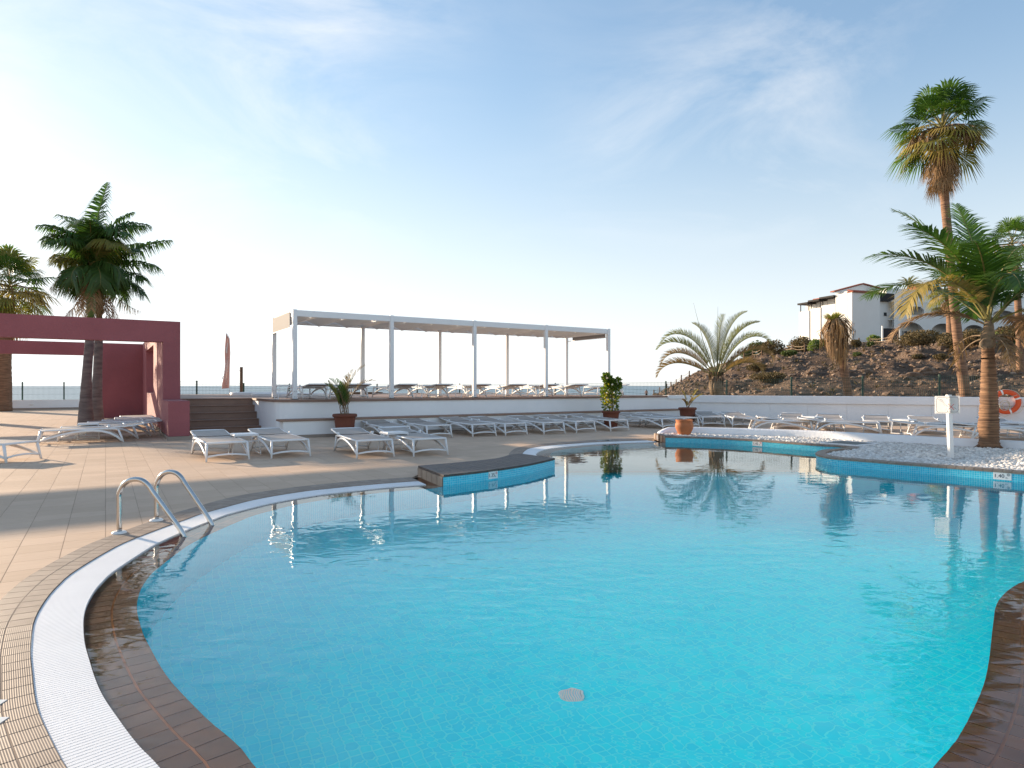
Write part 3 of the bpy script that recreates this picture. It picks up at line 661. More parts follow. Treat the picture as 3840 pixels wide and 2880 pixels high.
# ------------------------------------------------------------------ pebble planter on the far right bank
def build_planter():
    t = thing('pebble_planter', 'raised planter edged with brown tiles and mosaic, filled with white pebbles', 'planter', PF[0])
    nr = normals(PF)                                # left of walking direction: away from the pool
    body = PF + [Vector((8.2, 6.75, 0))] + CURB[::-1]
    vs, fs = fill([body], .075); b = MB(); b.add(vs, fs); b.build('pebble_bed', M['pebblebed'], t)
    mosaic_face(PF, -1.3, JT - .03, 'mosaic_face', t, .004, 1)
    strip(PF, nr, -.008, .13, JT - .03).build('grout_bed', M['copebed'], t)
    st = strip(PF, nr, .13, .131, JT - .005, 0.0); st.build('inner_edge', M['copebed'], t)
    q = band_quads(PF, nr, -.014, .135, .005)
    for x in q:
        bb = MB(); vs = [(p.x, p.y, JT - .034) for p in x] + [(p.x, p.y, JT) for p in x]
        vs[4] = (vs[4][0], vs[4][1], JT - .006); vs[5] = (vs[5][0], vs[5][1], JT - .006)
        bb.add(vs, [(3, 2, 1, 0), (4, 5, 6, 7), (0, 1, 5, 4), (1, 2, 6, 5), (2, 3, 7, 6), (3, 0, 4, 7)]); bb.build('edging_tile', M['cope'], t)
    # end block, brown tiles
    p0, p1 = PF[0], Vector((3.26, 14.74, 0)); ed = p1 - p0; n2 = Vector((-ed.y, ed.x, 0)).normalized()
    for k in range(7):
        a, c = p0 + ed * (k / 7 + .006), p0 + ed * ((k + 1) / 7 - .006)
        bb = MB(); bb.box((a + c) / 2 + Vector((0, 0, JT / 2 - .02)), c - a, n2 * .02, (0, 0, JT + .02)); bb.build('end_tile', M['wet'] if k % 2 else M['cope'], t)
    bb = MB(); mid = (p0 + p1) / 2 - n2 * .13; bb.box(mid + Vector((0, 0, JT - .012)), ed, n2 * .25, (0, 0, .024)); bb.build('end_slab', M['jettytop'], t)
    # white rounded kerb behind
    kerb = MB(); prof = [(-.075, 0), (-.075, .21), (-.05, .243), (0, .252), (.05, .243), (.075, .21), (.075, 0)]
    cn = normals(CURB); vs = []
    for i, (p, n) in enumerate(zip(CURB, cn)):
        f = min(1, .35 + i * .16)
        for a, z in prof: w = p + n * a; vs.append((w.x, w.y, z * f))
    k = len(prof); kerb.add(vs, [(i * k + j, (i + 1) * k + j, (i + 1) * k + j + 1, i * k + j + 1) for i in range(len(CURB) - 1) for j in range(k - 1)] + [tuple(range(k))])
    kerb.build('rear_kerb', M['white_rough'], t, smooth=True)
    # pebbles
    ico = bmesh.new(); bmesh.ops.create_icosphere(ico, subdivisions=1, radius=1); iv = np.array([v.co[:] for v in ico.verts]); ifc = np.array([[v.index for v in f.verts] for f in ico.faces]); ico.free()
    rng = np.random.default_rng(3); n = 60000
    X = rng.uniform(3.2, 10, n); Y = rng.uniform(6.6, 14.8, n)
    inner = [p + q * .15 for p, q in zip(PF, nr)] + [Vector((8.2, 6.85, 0))] + [p - q * .05 for p, q in zip(CURB[::-1], cn[::-1])]
    ok = inpoly(X, Y, inner) & (X < .84 * Y + .4); X, Y = X[ok][:15000], Y[ok][:15000]; n = len(X)
    hx, hy = 5.9, 12.05
    keep = ~((np.abs(X - 5.72 - .0) < .36) & (np.abs(Y - 11.9) < .38)) if False else np.ones(n, bool)
    sz = rng.uniform(.016, .034, n)
    mound = .03 * np.sin(X * 2.1) * np.cos(Y * 1.7) + .06 * np.exp(-((X - 8.11) ** 2 + (Y - 10.94) ** 2) / .35)
    Z = .085 + mound * .7 + rng.uniform(0, .02, n)
    scl = np.stack([sz * rng.uniform(.9, 1.5, n), sz * rng.uniform(.8, 1.2, n), sz * rng.uniform(.55, .9, n)], 1)
    th = rng.uniform(0, 6.28, n); tl = rng.normal(0, .35, n)
    v = iv[None] * scl[:, None] * (1 + rng.normal(0, .10, (n, 12, 1)))
    y2 = v[..., 1] * np.cos(tl)[:, None] - v[..., 2] * np.sin(tl)[:, None]; z2 = v[..., 1] * np.sin(tl)[:, None] + v[..., 2] * np.cos(tl)[:, None]
    x3 = v[..., 0] * np.cos(th)[:, None] - y2 * np.sin(th)[:, None] + X[:, None]; y3 = v[..., 0] * np.sin(th)[:, None] + y2 * np.cos(th)[:, None] + Y[:, None]; z3 = z2 + Z[:, None]
    P = np.stack([x3, y3, z3], -1).reshape(-1, 3); FA = (ifc[None] + (np.arange(n) * 12)[:, None, None]).reshape(-1, 3)
    me = bpy.data.meshes.new('pebbles'); me.from_pydata(P.tolist(), [], FA.tolist()); me.materials.append(M['pebble']); me.polygons.foreach_set('use_smooth', [True] * len(me.polygons))
    po = bpy.data.objects.new('pebbles', me); C.objects.link(po); tag(po, 'white pebbles filling the raised planter', 'pebbles', kind='stuff')
    # depth plates on the mosaic
    for s, px, py, lab in (('1.45', 2845, 1664, 'white depth plate reading 1.45 on the far mosaic wall of the planter'), ('1.40', 3770, 1784, 'white depth plate reading 1.40 on the near mosaic wall of the planter')):
        p = g(px, py, .05); i = min(range(2, len(PF) - 2), key=lambda k: abs(PF[k].x / PF[k].y - (px - 1920) / F) + (0 if (PF[k].y < 11) == (py > 1700) else 9))
        depth_plate(s, PF[i], PF[i + 1] - PF[i - 1], .048, .19 if s == '1.40' else .2, .098, lab)
    # hatch cover lying on the pebbles
    h = thing('hatch_cover', 'dark grey square hatch cover lying among the white pebbles', 'hatch cover', (6.25, 11.95, .12))
    b = MB(); b.box((6.25, 11.95, .132), A * .62, NN * .62, (0, 0, .024)); b.build('lid', M['hatch'], h)
    b = MB()
    for sg in (-1, 1): b.box(Vector((6.25, 11.95, .125)) + A * .33 * sg, A * .04, NN * .7, (0, 0, .04)); b.box(Vector((6.25, 11.95, .124)) + NN * .33 * sg, A * .62, NN * .04, (0, 0, .04))
    b.build('frame', M['white_rough'], h)
build_planter()
# ------------------------------------------------------------------ sea and ground beyond the resort
def build_ground():
    b = MB(); b.add([(-40000, 150, -9), (40000, 150, -9), (40000, 45000, -9), (-40000, 45000, -9)], [(0, 1, 2, 3)])
    tag(b.build('sea', M['sea']), 'pale calm sea reaching to the horizon', kind='structure')
    b = MB(); xs = [-400, -200, -60, -20, 0, 20, 60, 200, 400]; ys = [(-60, -.6), (10, -.6), (35, -.7), (70, -1.2), (120, -1.8), (165, -3), (230, -14)]
    vs = [(x, y, z - .3) for y, z in ys for x in xs]; k = len(xs)
    b.add(vs, [(j * k + i, j * k + i + 1, (j + 1) * k + i + 1, (j + 1) * k + i) for j in range(len(ys) - 1) for i in range(k - 1) if not (j == 0 and 2 <= i <= 5)])
    tag(b.build('shore_ground', M['beach']), 'stony brown shore falling to the sea', kind='structure')
build_ground()

# ------------------------------------------------------------------ raised terrace, bench, steps
TZ = .867
def build_terrace():
    t = thing('terrace', 'raised white walled terrace with brown decking behind the sunbeds', 'terrace', sr(3.4, 15.5))
    jr = Q0 - WDIR * .4
    fil = []                                        # rounded left corner
    for k in range(7):
        a = math.pi + (math.pi / 2) * k / 6
        fil.append(sr(3.4 + .55 + .55 * math.cos(a), 15.5 + .55 + .55 * math.sin(a)))
    cornerR = sr(16.9, 15.5)
    back = Q0 - WDIR * 14
    poly = fil + [cornerR, Q0 - WDIR * .3, back, sr(1.62, 28.3), sr(1.62, 18.72), sr(3.4, 18.72)]
    b = MB(); b.prism(poly, 0, TZ - .05, top=False); b.build('wall', M['white'], t)
    cen = sr(8, 22)
    dk = [p + (p - cen).normalized() * .0 for p in poly]
    b = MB(); b.prism(poly, TZ - .049, TZ - .001, top=True); b.build('deck_floor', M['wood_deck'], t)
    # brown nosing board along the visible edge
    edge = [sr(3.4, 18.6)] + fil + [sr(15.95, 15.5)]
    b = MB(); vs = []
    n = normals(edge)
    for p, q in zip(edge, n):
        for o_, z in ((-.06, TZ + .004), (.035, TZ + .004), (.035, TZ - .05), (-.06, TZ - .05)):
            w = p - q * o_ if True else p; vs.append((w.x, w.y, z))
    b.add(vs, [(i * 4 + j, (i + 1) * 4 + j, (i + 1) * 4 + (j + 1) % 4, i * 4 + (j + 1) % 4) for i in range(len(edge) - 1) for j in range(4)]); b.build('edge_board', M['wood'], t)
    b = MB(); b.srbox(15.97, 17.0, 15.44, 15.7, TZ - .1, TZ + .01); b.build('wall_cap', M['white'], t)
    # low skirting on the side wall
    b = MB(); b.srbox(3.385, 3.402, 16.0, 17.48, 0, .07); b.build('skirting', M['skirt'], t)
    # bench
    bt = thing('bench', 'long built-in white bench with brown seat along the terrace wall', 'bench', sr(4, 15.2)); sb = s_at(1062, 15.14)
    b = MB(); b.srbox(sb, 16.35, 15.14, 15.498, .07, .385); b.build('bench_body', M['white'], bt)
    b = MB(); b.srbox(sb - .08, 16.3, 15.10, 15.497, .386, .432); bevel(b.build('seat', M['wood_deck'], bt), .008, 1)
    b = MB(); b.srbox(sb - .01, 16.36, 15.13, 15.499, 0, .069); b.build('skirting', M['skirt'], bt)
    # steps
    st = thing('terrace_steps', 'five wide brown steps rising beside the maroon pavilion', 'steps', sr(2.5, 17.5))
    for k in range(5):
        z1 = TZ * (k + 1) / 5; r0 = 17.5 + .28 * k
        b = MB(); b.srbox(1.6, 3.398, r0 + .01, 18.715, z1 - TZ / 5, z1 - .03); s = b.build('step', M['wood'], st)
        b = MB(); b.srbox(1.6, 3.397, r0 - .022, r0 + (.285 if k < 4 else .09), z1 - .029, z1 + (.001 if k < 4 else .003)); bevel(b.build('tread', M['wood'], s), .006, 1)
    # stepped white cheek beside the steps
    b = MB()
    for k in range(5): b.srbox(3.402, 3.52, 17.44 + .28 * k, 17.44 + .28 * (k + 1) if k < 4 else 18.7, .0, TZ * (k + 1) / 5 + .0 - .004)
    b.build('stair_cheek', M['white'], t)
build_terrace()

# ------------------------------------------------------------------ maroon pavilion
PV = {}
def build_pavilion():
    ZT = 2.80; R0, R1 = 18.0, 28.4; SL = -9.5; SI, SO = 1.2, 1.58
    t = thing('pavilion', 'open roofed maroon pavilion of plastered beams, columns and a rear wall', 'pavilion', sr(1.2, R0))
    b = MB(); b.srbox(SL, SO, R0, R0 + .38, 2.285, ZT); b.build('front_beam', M['purple'], t)
    b = MB(); b.srbox(SI, SO, R0 + .001, R0 + .379, TZ, 2.284); b.build('front_column', M['purple'], t)
    b = MB(); b.srbox(SL, SL + .38, R0 + .001, R0 + .379, 0, 2.284); b.build('front_column', M['purple'], t)
    # right side wall with window
    b = MB(); b.srbox(SI + .002, SO - .002, R0 + .381, R1, 2.42, ZT - .002); b.build('side_beam', M['purple'], t)
    b = MB(); b.srbox(SI + .002, SO - .002, R0 + .381, 21.8, TZ + .1, 2.419); b.build('side_pier', M['purple'], t)
    b = MB(); b.srbox(SI + .002, SO - .002, 25.8, R1, TZ + .1, 2.419); b.build('side_pier', M['purple'], t)
    b = MB(); b.srbox(SI, SO, R0 + .381, R1, 0, TZ + .099); b.build('low_wall', M['purple'], t)
    # rear wall and beam
    sw = s_at(362, R1)
    b = MB(); b.srbox(sw, SO, R1 + .001, R1 + .38, 0, ZT); b.build('rear_wall', M['purple'], t)
    b = MB(); b.srbox(SL, sw - .001, R1 + .001, R1 + .379, 2.33, ZT); b.build('rear_beam', M['purple'], t)
    b = MB(); b.srbox(SL, SL + .38, R1 + .001, R1 + .38, 0, 2.329); b.build('rear_column', M['purple'], t)
    # block in front of the column
    b = MB(); b.srbox(1.16, 1.585, 15.92, R0 - .001, .085, TZ); bevel(b.build('plinth', M['purple'], t), .012, 2)
    b = MB(); b.srbox(1.15, 1.595, 15.91, R0 - .001, 0, .084); b.build('skirting', M['skirt'], t)
    b = MB(); b.srbox(1.188, 1.2, R0, R1, 0, .08); b.build('skirting', M['skirt'], t)
    # low parapet at the far edge of the deck
    p = thing('parapet', 'low white parapet at the far edge of the deck behind the pavilion', 'wall', sr(-8, 40))
    b = MB(); b.srbox(-26, 1.5, 40, 40.3, .1, .49); b.build('wall', M['white'], p)
    b = MB(); b.srbox(-26, 1.5, 39.97, 40.3, 0, .1); b.build('skirting', M['skirt'], p)
    b = MB(); c = sr(s_at(118, 39.95), 39.98, .27); b.box(c, A * .16, NN * .03, (0, 0, .09)); bevel(b.build('wall_lamp', M['signwhite'], p), .01, 1)
build_pavilion()

# ------------------------------------------------------------------ white pergola
def build_pergola():
    RF, RB = 16.35, 18.65; px = [1105, 1467, 1777, 2045, 2281]
    s0, s4 = s_at(px[0], RF), s_at(px[4], RF); S = [s0 + (s4 - s0) * k / 4 for k in range(5)]
    ZT = 3.08; W = .105
    t = thing('pergola', 'white metal pergola with folded beige canopy standing on the terrace', 'pergola', sr(S[0], RF, TZ))
    for r in (RF, RB):
        for k, s in enumerate(S):
            b = MB(); b.srbox(s - W / 2, s + W / 2, r - W / 2, r + W / 2, TZ + .012, ZT + .012); po = bevel(b.build('post', M['alu'], t), .006, 1)
            b = MB(); b.srbox(s - .08, s + .08, r - .08, r + .08, TZ, TZ + .011); b.build('base_plate', M['darkmetal'], po)
            b = MB()
            for dz in (.06, .2):
                for ds in (-.02, .02): b.box(sr(s + ds, r - W / 2 - .004, TZ + dz), A * .012, NN * .012, (0, 0, .012))
            b.build('bolt', M['darkmetal'], po)
        for k in range(4):
            b = MB(); b.srbox(S[k] + W / 2 + .001, S[k + 1] - W / 2 - .001, r - .035, r + .035, ZT - .155, ZT); bevel(b.build('long_beam', M['alu'], t), .004, 1)
    for k, s in enumerate(S):
        b = MB(); b.srbox(s - .03, s + .03, RF + W / 2 + .001, RB - W / 2 - .001, ZT - .15, ZT - .002); b.build('cross_beam', M['alu'], t)
    # canopy folded in shallow pleats, each panel a sheet of cloth
    for k in range(4):
        a, e = S[k] + .05, S[k + 1] - .05; n = 3; w = (e - a) / n
        for i in range(n):
            s_0 = a + w * i; mid = s_0 + w * .42; s_1 = s_0 + w
            for (p0, z0, p1, z1) in ((s_0, ZT - .03, mid, ZT - .165), (mid, ZT - .165, s_1, ZT - .03)):
                b = MB(); vs = []
                m = 6; rr = 5
                for q in range(m + 1):
                    f = q / m; s = p0 + (p1 - p0) * f; z = z0 + (z1 - z0) * f - .006 * math.sin(math.pi * f)
                    for j in range(rr + 1):
                        r = RF + .06 + (RB - RF - .12) * j / rr
                        v = sr(s, r, z - .012 * math.sin(math.pi * j / rr)); vs.append(v)
                top = [Vector(v) + Vector((0, 0, .004)) for v in vs]; k1 = rr + 1; nv = len(vs)
                fs = [(q * k1 + j, q * k1 + j + 1, (q + 1) * k1 + j + 1, (q + 1) * k1 + j) for q in range(m) for j in range(rr)]
                b.add(vs + top, fs + [tuple(x + nv for x in f[::-1]) for f in fs]); b.build('canopy_panel', M['canopy'], t, smooth=True)
            b = MB(); b.bar(sr(mid, RF + .07, ZT - .175), sr(mid, RB - .07, ZT - .175), .03, .016); b.build('canopy_batten', M['alu'], t)
    # roller blinds at the two ends
    for s, dz, r0, r1, dk in ((S[0] - .052, .42, RF + .28, RB - .06, 0), (S[4] + .052, .26, RF + .2, RB - .3, 1)):
        b = MB(); b.srbox(s - .003, s + .003, r0, r1, ZT - dz, ZT - .02); b.build('end_blind', M['blind'], t)
        b = MB(); b.bar(sr(s, RF + .05, ZT - dz - .008), sr(s, RB - .05, ZT - dz - .008), .02, .02); b.build('blind_rail', M['alu'], t)
build_pergola()

# ------------------------------------------------------------------ white boundary wall on the right
def build_wall():
    t = thing('boundary_wall', 'long white panelled boundary wall at the foot of the hill', 'wall', Q0)
    def wb(b, t0, t1, a0, a1, z0, z1): return b.box(Q0 + WDIR * (t0 + t1) / 2 + WN * (a0 + a1) / 2 + Vector((0, 0, (z0 + z1) / 2)), WDIR * (t1 - t0), WN * (a1 - a0), (0, 0, z1 - z0))
    # panel joints measured in the photograph
    P = []
    for x in (2623.5, 2752.6, 2886, 3025.7, 3174, 3328, 3492, 3666):
        u = (x - 1920) / F; P.append((u * Q0.y - Q0.x) / (WDIR.x - u * WDIR.y))
    w = (P[-1] - P[0]) / 7; js = [P[0] - w * .75] + [P[0] + w * k for k in range(12)]
    for a, c in zip(js, js[1:]):
        b = MB(); wb(b, a + .006, c - .006, .02, .2, .1, .62); bevel(b.build('panel', M['white_rough'], t), .004, 1)
    b = MB(); wb(b, js[0], js[-1], .035, .25, .05, .86); b.build('wall_core', M['white'], t)
    b = MB(); wb(b, js[0], js[-1], -.045, .26, .625, .872); bevel(b.build('cap', M['white_rough'], t), .015, 2)
    b = MB(); wb(b, js[0], js[-1], .012, .2, 0, .099); b.build('skirting', M['skirt'], t)
    b = MB(); wb(b, -.62, js[0] - .001, -.03, .26, 0, .873); b.build('end_pier', M['white'], t)
build_wall()

# ------------------------------------------------------------------ green mesh fences
def fence(name, label, posts, mesh_z, mat_post, mat_mesh, base, pw=.045, pitch=.05):
    t = thing(name, label, 'fence', base)
    for p, zt in posts:
        b = MB(); b.box((p.x, p.y, (zt + p.z) / 2), (pw, 0, 0), (0, pw, 0), (0, 0, zt - p.z)); b.build('post', mat_post, t)
    for (p, za), (q, zb) in zip(posts, posts[1:]):
        b = MB(); e = q - p; L = Vector((e.x, e.y, 0)).length; n = max(2, int(L / pitch)); w = .0045
        for i in range(1, n):
            f = i / n; c = p.lerp(q, f); zt = za + (zb - za) * f - .03; z0 = c.z
            b.box((c.x, c.y, (zt + z0) / 2), (w, 0, 0), (0, w, 0), (0, 0, zt - z0))
        for h in mesh_z:
            b.bar(p + Vector((0, 0, (za - p.z) * h)), q + Vector((0, 0, (zb - q.z) * h)), w * 1.3, w * 1.3)
        b.build('mesh_panel', mat_mesh, t)
    return t
def build_fences():
    line = lambda px: (((px - 1920) / F) * Q0.y - Q0.x) / (WDIR.x - ((px - 1920) / F) * WDIR.y)
    ps = []
    for px, py in ((1396, 1442), (1548, 1443), (1708, 1442), (1880, 1438), (2070, 1436), (2280, 1433), (2489, 1429), (2720, 1425), (2966, 1413), (3237, 1410), (3530, 1404), (3870, 1398)):
        p = Q0 + WDIR * line(px) + WN * .34; p = Vector((p.x, p.y, .6 if px > 2480 else TZ - .05)); ps.append((p, max(1.3, zd(py, p.y))))
    hz = (.12, .35, .55, .75, .93)
    fence('mesh_fence', 'dark green wire mesh fence along the terrace edge and white wall', ps, hz, M['greenmetal'], M['greenmetal'], ps[5][0])
    c = ps[0][0]; l = [(c, ps[0][1])]
    for px, py in ((1085, 1438), (914, 1436), (738, 1427), (600, 1425)):
        s = s_at(px, 28.15); p = sr(s, 28.15, TZ - .05); l.append((p, max(1.3, zd(py, p.y))))
    fence('mesh_fence', 'dark green wire mesh fence behind the hot tubs and feather flag', l, hz, M['greenmetal'], M['greenmetal'], l[2][0])
    l = []
    for px in (-120, 84, 240, 400):
        p = sr(s_at(px, 40.5), 40.5, 0); l.append((p, zd(1432, p.y)))
    fence('mesh_fence', 'dark green wire mesh fence behind the low white parapet', l, hz, M['greenmetal'], M['greenmetal'], l[1][0])
build_fences()

# ------------------------------------------------------------------ things on the terrace
def build_terrace_things():
    # hot tubs: low white rounded rims with a basin
    def tub(px0, px1, py, dep, lab):
        p = g(px0, py, TZ); q = g(px1, py, TZ); q = Vector((q.x * p.y / q.y, p.y, TZ)); cx, cy = (p.x + q.x) / 2, p.y + dep / 2; hx, hy = (q.x - p.x) / 2, dep / 2
        t = thing('hot_tub', lab, 'hot tub', (cx, cy, TZ))
        b = MB(); ring = []
        for k in range(40):
            a = 2 * math.pi * k / 40; ca, sa = math.cos(a), math.sin(a); e = .55
            ring.append(Vector((cx + hx * math.copysign(abs(ca) ** e, ca), cy + hy * math.copysign(abs(sa) ** e, sa), 0)))
        prof = [(1, 0), (1, .07), (.98, .095), (.93, .1), (.88, .095), (.86, .05), (.86, .01)]; vs = []
        for f, z in prof:
            for v in ring: vs.append((cx + (v.x - cx) * (1 - (1 - f)), cy + (v.y - cy) * f, TZ + z))
        n = 40; b.add(vs, [(i * n + j, i * n + (j + 1) % n, (i + 1) * n + (j + 1) % n, (i + 1) * n + j) for i in range(len(prof) - 1) for j in range(n)]); b.build('rim', M['signwhite'], t, smooth=True)
        b = MB(); b.add([(cx + (v.x - cx) * .87, cy + (v.y - cy) * .87, TZ + .03) for v in ring], [tuple(range(n))]); b.build('water', M['glasspale'], t)
    tub(842, 1075, 1482, 1.6, 'low white hot tub rim farther back beneath the feather flag')
    tub(917, 1240, 1487, 1.9, 'low white hot tub rim nearer the left pergola post')
    # feather flag
    d = 25.3; bx = (858 - 1920) / F * d
    base = Vector((bx, d, TZ)); t = thing('feather_flag', 'tall mauve feather flag with pale lettering on the terrace', 'flag', base)
    L = [(394, 180), (384, 340), (376, 560), (376, 720), (376, 880), (360, 1020), (340, 1160), (322, 1290), (313, 1410)]
    R = [(404, 176), (470, 290), (488, 440), (489, 600), (486, 760), (480, 900), (474, 1060), (470, 1220), (466, 1396)]
    fx = lambda u: ((780 + u / 5.925) - 1920) / F * d; fz = lambda v: H + (Y0 - (1220 + v / 5.925)) / F * d
    vs = []
    for (a, b_), (c, e) in zip(L, R):
        for f in (0, .33, .66, 1):
            u, v = a + (c - a) * f, b_ + (e - b_) * f
            vs.append((fx(u), d + .03 * math.sin(v / 130) * (1 - f) + .02 * math.sin(f * 6), fz(v)))
    b = MB(); fs = [(i * 4 + j, i * 4 + j + 1, (i + 1) * 4 + j + 1, (i + 1) * 4 + j) for i in range(len(L) - 1) for j in range(3)]; nv = len(vs)
    b.add(vs + [(x, y + .003, z) for x, y, z in vs], fs + [tuple(q + nv for q in f[::-1]) for f in fs]); b.build('cloth', M['flag'], t, smooth=True)
    b = MB(); pp = [(fx(470), d + .012, TZ), (fx(474), d + .012, fz(1060)), (fx(490), d + .012, fz(600)), (fx(474), d + .012, fz(290)), (fx(440), d + .012, fz(215)), (fx(400), d + .012, fz(176))]
    b.sweep(pp, .011, 6); b.build('pole', M['alu'], t)
    text('Princess', .235, (fx(398), d - .055, fz(985)), (.12, 0, 1), (-1, 0, .1), M['flagtext'], t, extrude=.001)
    text('HOTELS & RESORTS', .125, (fx(443), d - .055, fz(1010)), (.06, 0, 1), (-1, 0, .05), M['flagtext'], t, extrude=.001)
    b = MB(); b.add([(fx(440), d - .05, fz(400)), (fx(462), d - .05, fz(390)), (fx(444), d - .05, fz(520)), (fx(444), d - .05, fz(620)), (fx(408), d - .05, fz(620)), (fx(404), d - .05, fz(480)), (fx(425), d - .05, fz(490))], [(0, 1, 2, 6), (6, 2, 3, 4, 5)]); b.build('emblem', M['flagtext'], t)
    # timber shower post
    p = Vector(((905 - 1920) / F * 24.8, 24.8, TZ)); t = thing('timber_post', 'square brown timber post standing beside the feather flag', 'post', p)
    b = MB(); b.box(p + Vector((0, 0, .53)), A * .1, NN * .1, (0, 0, 1.06)); bevel(b.build('shaft', M['woodpost'], t), .005, 1)
    b = MB(); b.bar(p + Vector((-.05, 0, .93)), p + Vector((-.18, -.02, .93)), .012, .012); b.build('spout', M['steel'], t)
    # low timber platform
    p = g(1377, 1478, TZ); t = thing('timber_platform', 'low brown timber platform on the terrace behind the potted palm', 'platform', p)
    for k in range(4):
        b = MB(); b.box(p + NN * (.2 * k) + Vector((0, 0, .04 + .001 * k)), A * 1.25, NN * .185, (0, 0, .08)); b.build('plank', M['woodpost'], t)
build_terrace_things()

# ------------------------------------------------------------------ sun loungers and side tables
def proto_lounger():
    t = thing('sun_lounger', 'x', 'sun lounger', group='sun loungers')
    W = .30
    P, S = M['plastic'], M['sling']
    b = MB()
    for sx in (-1, 1): b.sweep([(sx * W, .03, .285), (sx * W, .5, .29), (sx * W, 1.0, .297), (sx * (W + .004), 1.22, .295), (sx * W, 1.40, .278)], [(.019, .017), (.02, .017), (.022, .02), (.024, .024), (.018, .016)], 8)
    b.sweep([(-W - .01, .025, .285), (0, .02, .288), (W + .01, .025, .285)], (.02, .018), 8)
    b.sweep([(-W, 1.38, .272), (W, 1.38, .272)], .014, 6)
    b.build('seat_frame', P, t, smooth=True, local=True)
    b = MB()
    for sx in (-1, 1): b.sweep([(sx * (W - .012), 1.20, .312), (sx * (W - .012), 1.5, .332), (sx * (W - .018), 1.82, .372)], [(.016, .017), (.017, .016), (.017, .014)], 8)
    b.sweep([(-W + .02, 1.83, .374), (-.1, 1.85, .377), (.1, 1.85, .377), (W - .02, 1.83, .374)], (.016, .02), 8)
    b.build('back_frame', P, t, smooth=True, local=True)
    b = MB(); vs = []
    ys = [.03, .35, .7, 1.0, 1.21]
    for y in ys:
        for x in (-W + .012, -.12, .12, W - .012): vs.append((x, y, .301 + .011 * y - (.006 if abs(x) < .2 else 0)))
    fs = [(i * 4 + j, i * 4 + j + 1, (i + 1) * 4 + j + 1, (i + 1) * 4 + j) for i in range(4) for j in range(3)]
    b.add(vs + [(x, y, z - .006) for x, y, z in vs], fs + [tuple(q + 20 for q in f[::-1]) for f in fs]); b.build('seat_sling', S, t, smooth=True, local=True)
    b = MB(); vs = []
    for y, z in ((1.225, .324), (1.5, .344), (1.83, .388)):
        for x in (-W + .02, -.12, .12, W - .02): vs.append((x, y, z - (.006 if abs(x) < .2 else 0)))
    fs = [(i * 4 + j, i * 4 + j + 1, (i + 1) * 4 + j + 1, (i + 1) * 4 + j) for i in range(2) for j in range(3)]
    b.add(vs + [(x, y, z - .006) for x, y, z in vs], fs + [tuple(q + 12 for q in f[::-1]) for f in fs]); b.build('back_sling', S, t, smooth=True, local=True)
    for sx in (-1, 1):
        b = MB(); b.sweep([(sx * W, .03, .285), (sx * (W + .008), .0, .15), (sx * (W + .02), -.035, 0)], [(.021, .024), (.018, .024), (.015, .02)], 8, up=(0, 1, 0)); b.build('leg', P, t, smooth=True, local=True)
        b = MB(); b.sweep([(sx * W, 1.37, .275), (sx * (W + .006), 1.42, .14), (sx * (W + .018), 1.465, 0)], [(.019, .02), (.017, .02), (.015, .018)], 8, up=(0, 1, 0)); b.build('leg', P, t, smooth=True, local=True)
        b = MB(); ar = [(.0, .075), (.16, .13), (.34, .185), (.55, .232), (.76, .258), (.92, .262), (1.08, .245), (1.22, .20), (1.34, .125), (1.44, .025)]
        b.sweep([(sx * (W + .012), y, z) for y, z in ar], [(.017, .02 + .006 * math.sin(math.pi * i / 9)) for i in range(10)], 8); b.build('arch_brace', P, t, smooth=True, local=True)
        b = MB(); b.sweep([(sx * (W + .0), 1.19, .335), (sx * (W + .035), 1.21, .335)], .024, 10, up=(0, 1, 0)); b.build('hinge_knob', P, t, smooth=True, local=True)
    b = MB(); b.sweep([(-W - .01, -.015, .075), (-.15, -.012, .098), (0, -.011, .105), (.15, -.012, .098), (W + .01, -.015, .075)], (.013, .016), 8); b.build('stretcher', P, t, smooth=True, local=True)
    b = MB(); b.sweep([(-W - .01, 1.45, .06), (0, 1.445, .085), (W + .01, 1.45, .06)], (.012, .014), 8); b.build('stretcher', P, t, smooth=True, local=True)
    return t
def proto_table():
    t = thing('side_table', 'x', 'side table', group='small white side tables')
    P = M['plastic']; b = MB(); b.abox(-.2, .2, -.2, .2, .345, .362); bevel(b.build('table_top', P, t, local=True), .008, 2)
    b = MB()
    for sx in (-1, 1): b.sweep([(-.2, sx * .195, .335), (.2, sx * .195, .335)], .011, 6); b.sweep([(sx * .195, -.2, .335), (sx * .195, .2, .335)], .011, 6)
    b.build('rim', P, t, local=True)
    for sx in (-1, 1):
        for sy in (-1, 1):
            b = MB(); b.sweep([(sx * .185, sy * .185, .335), (sx * .235, sy * .205, 0.0)], .0105, 6, up=(0, 1, 0)); b.build('leg', P, t, local=True)
        b = MB(); b.sweep([(sx * .235, -.205, .011), (sx * .235, .205, .011)], .0105, 6); b.build('foot_rail', P, t, local=True)
        b = MB(); b.sweep([(-.2, sx * .19, .235), (.2, sx * .19, .235)], .008, 6); b.build('stretcher', P, t, local=True)
    return t
ORD = ['first', 'second', 'third', 'fourth', 'fifth', 'sixth', 'seventh', 'eighth', 'ninth', 'tenth']
LN = {'p': None}; TB = {'p': None}
def place(kind, fn, p, ang, label, group, tilt=0):
    if kind['p'] is None: kind['p'] = fn(); o = kind['p']; kind['used'] = False
    if not kind['used']: o = kind['p']; kind['used'] = True
    else: o = copy_tree(kind['p'])
    o.location = p; o.rotation_euler = (0, 0, ang); o['label'] = label; o['group'] = group
    return o
def lounger(p, yaw, label, group):                   # p: middle of the foot end; yaw: heading of the head end
    return place(LN, proto_lounger, p, math.atan2(yaw.y, yaw.x) - math.pi / 2, label, group)
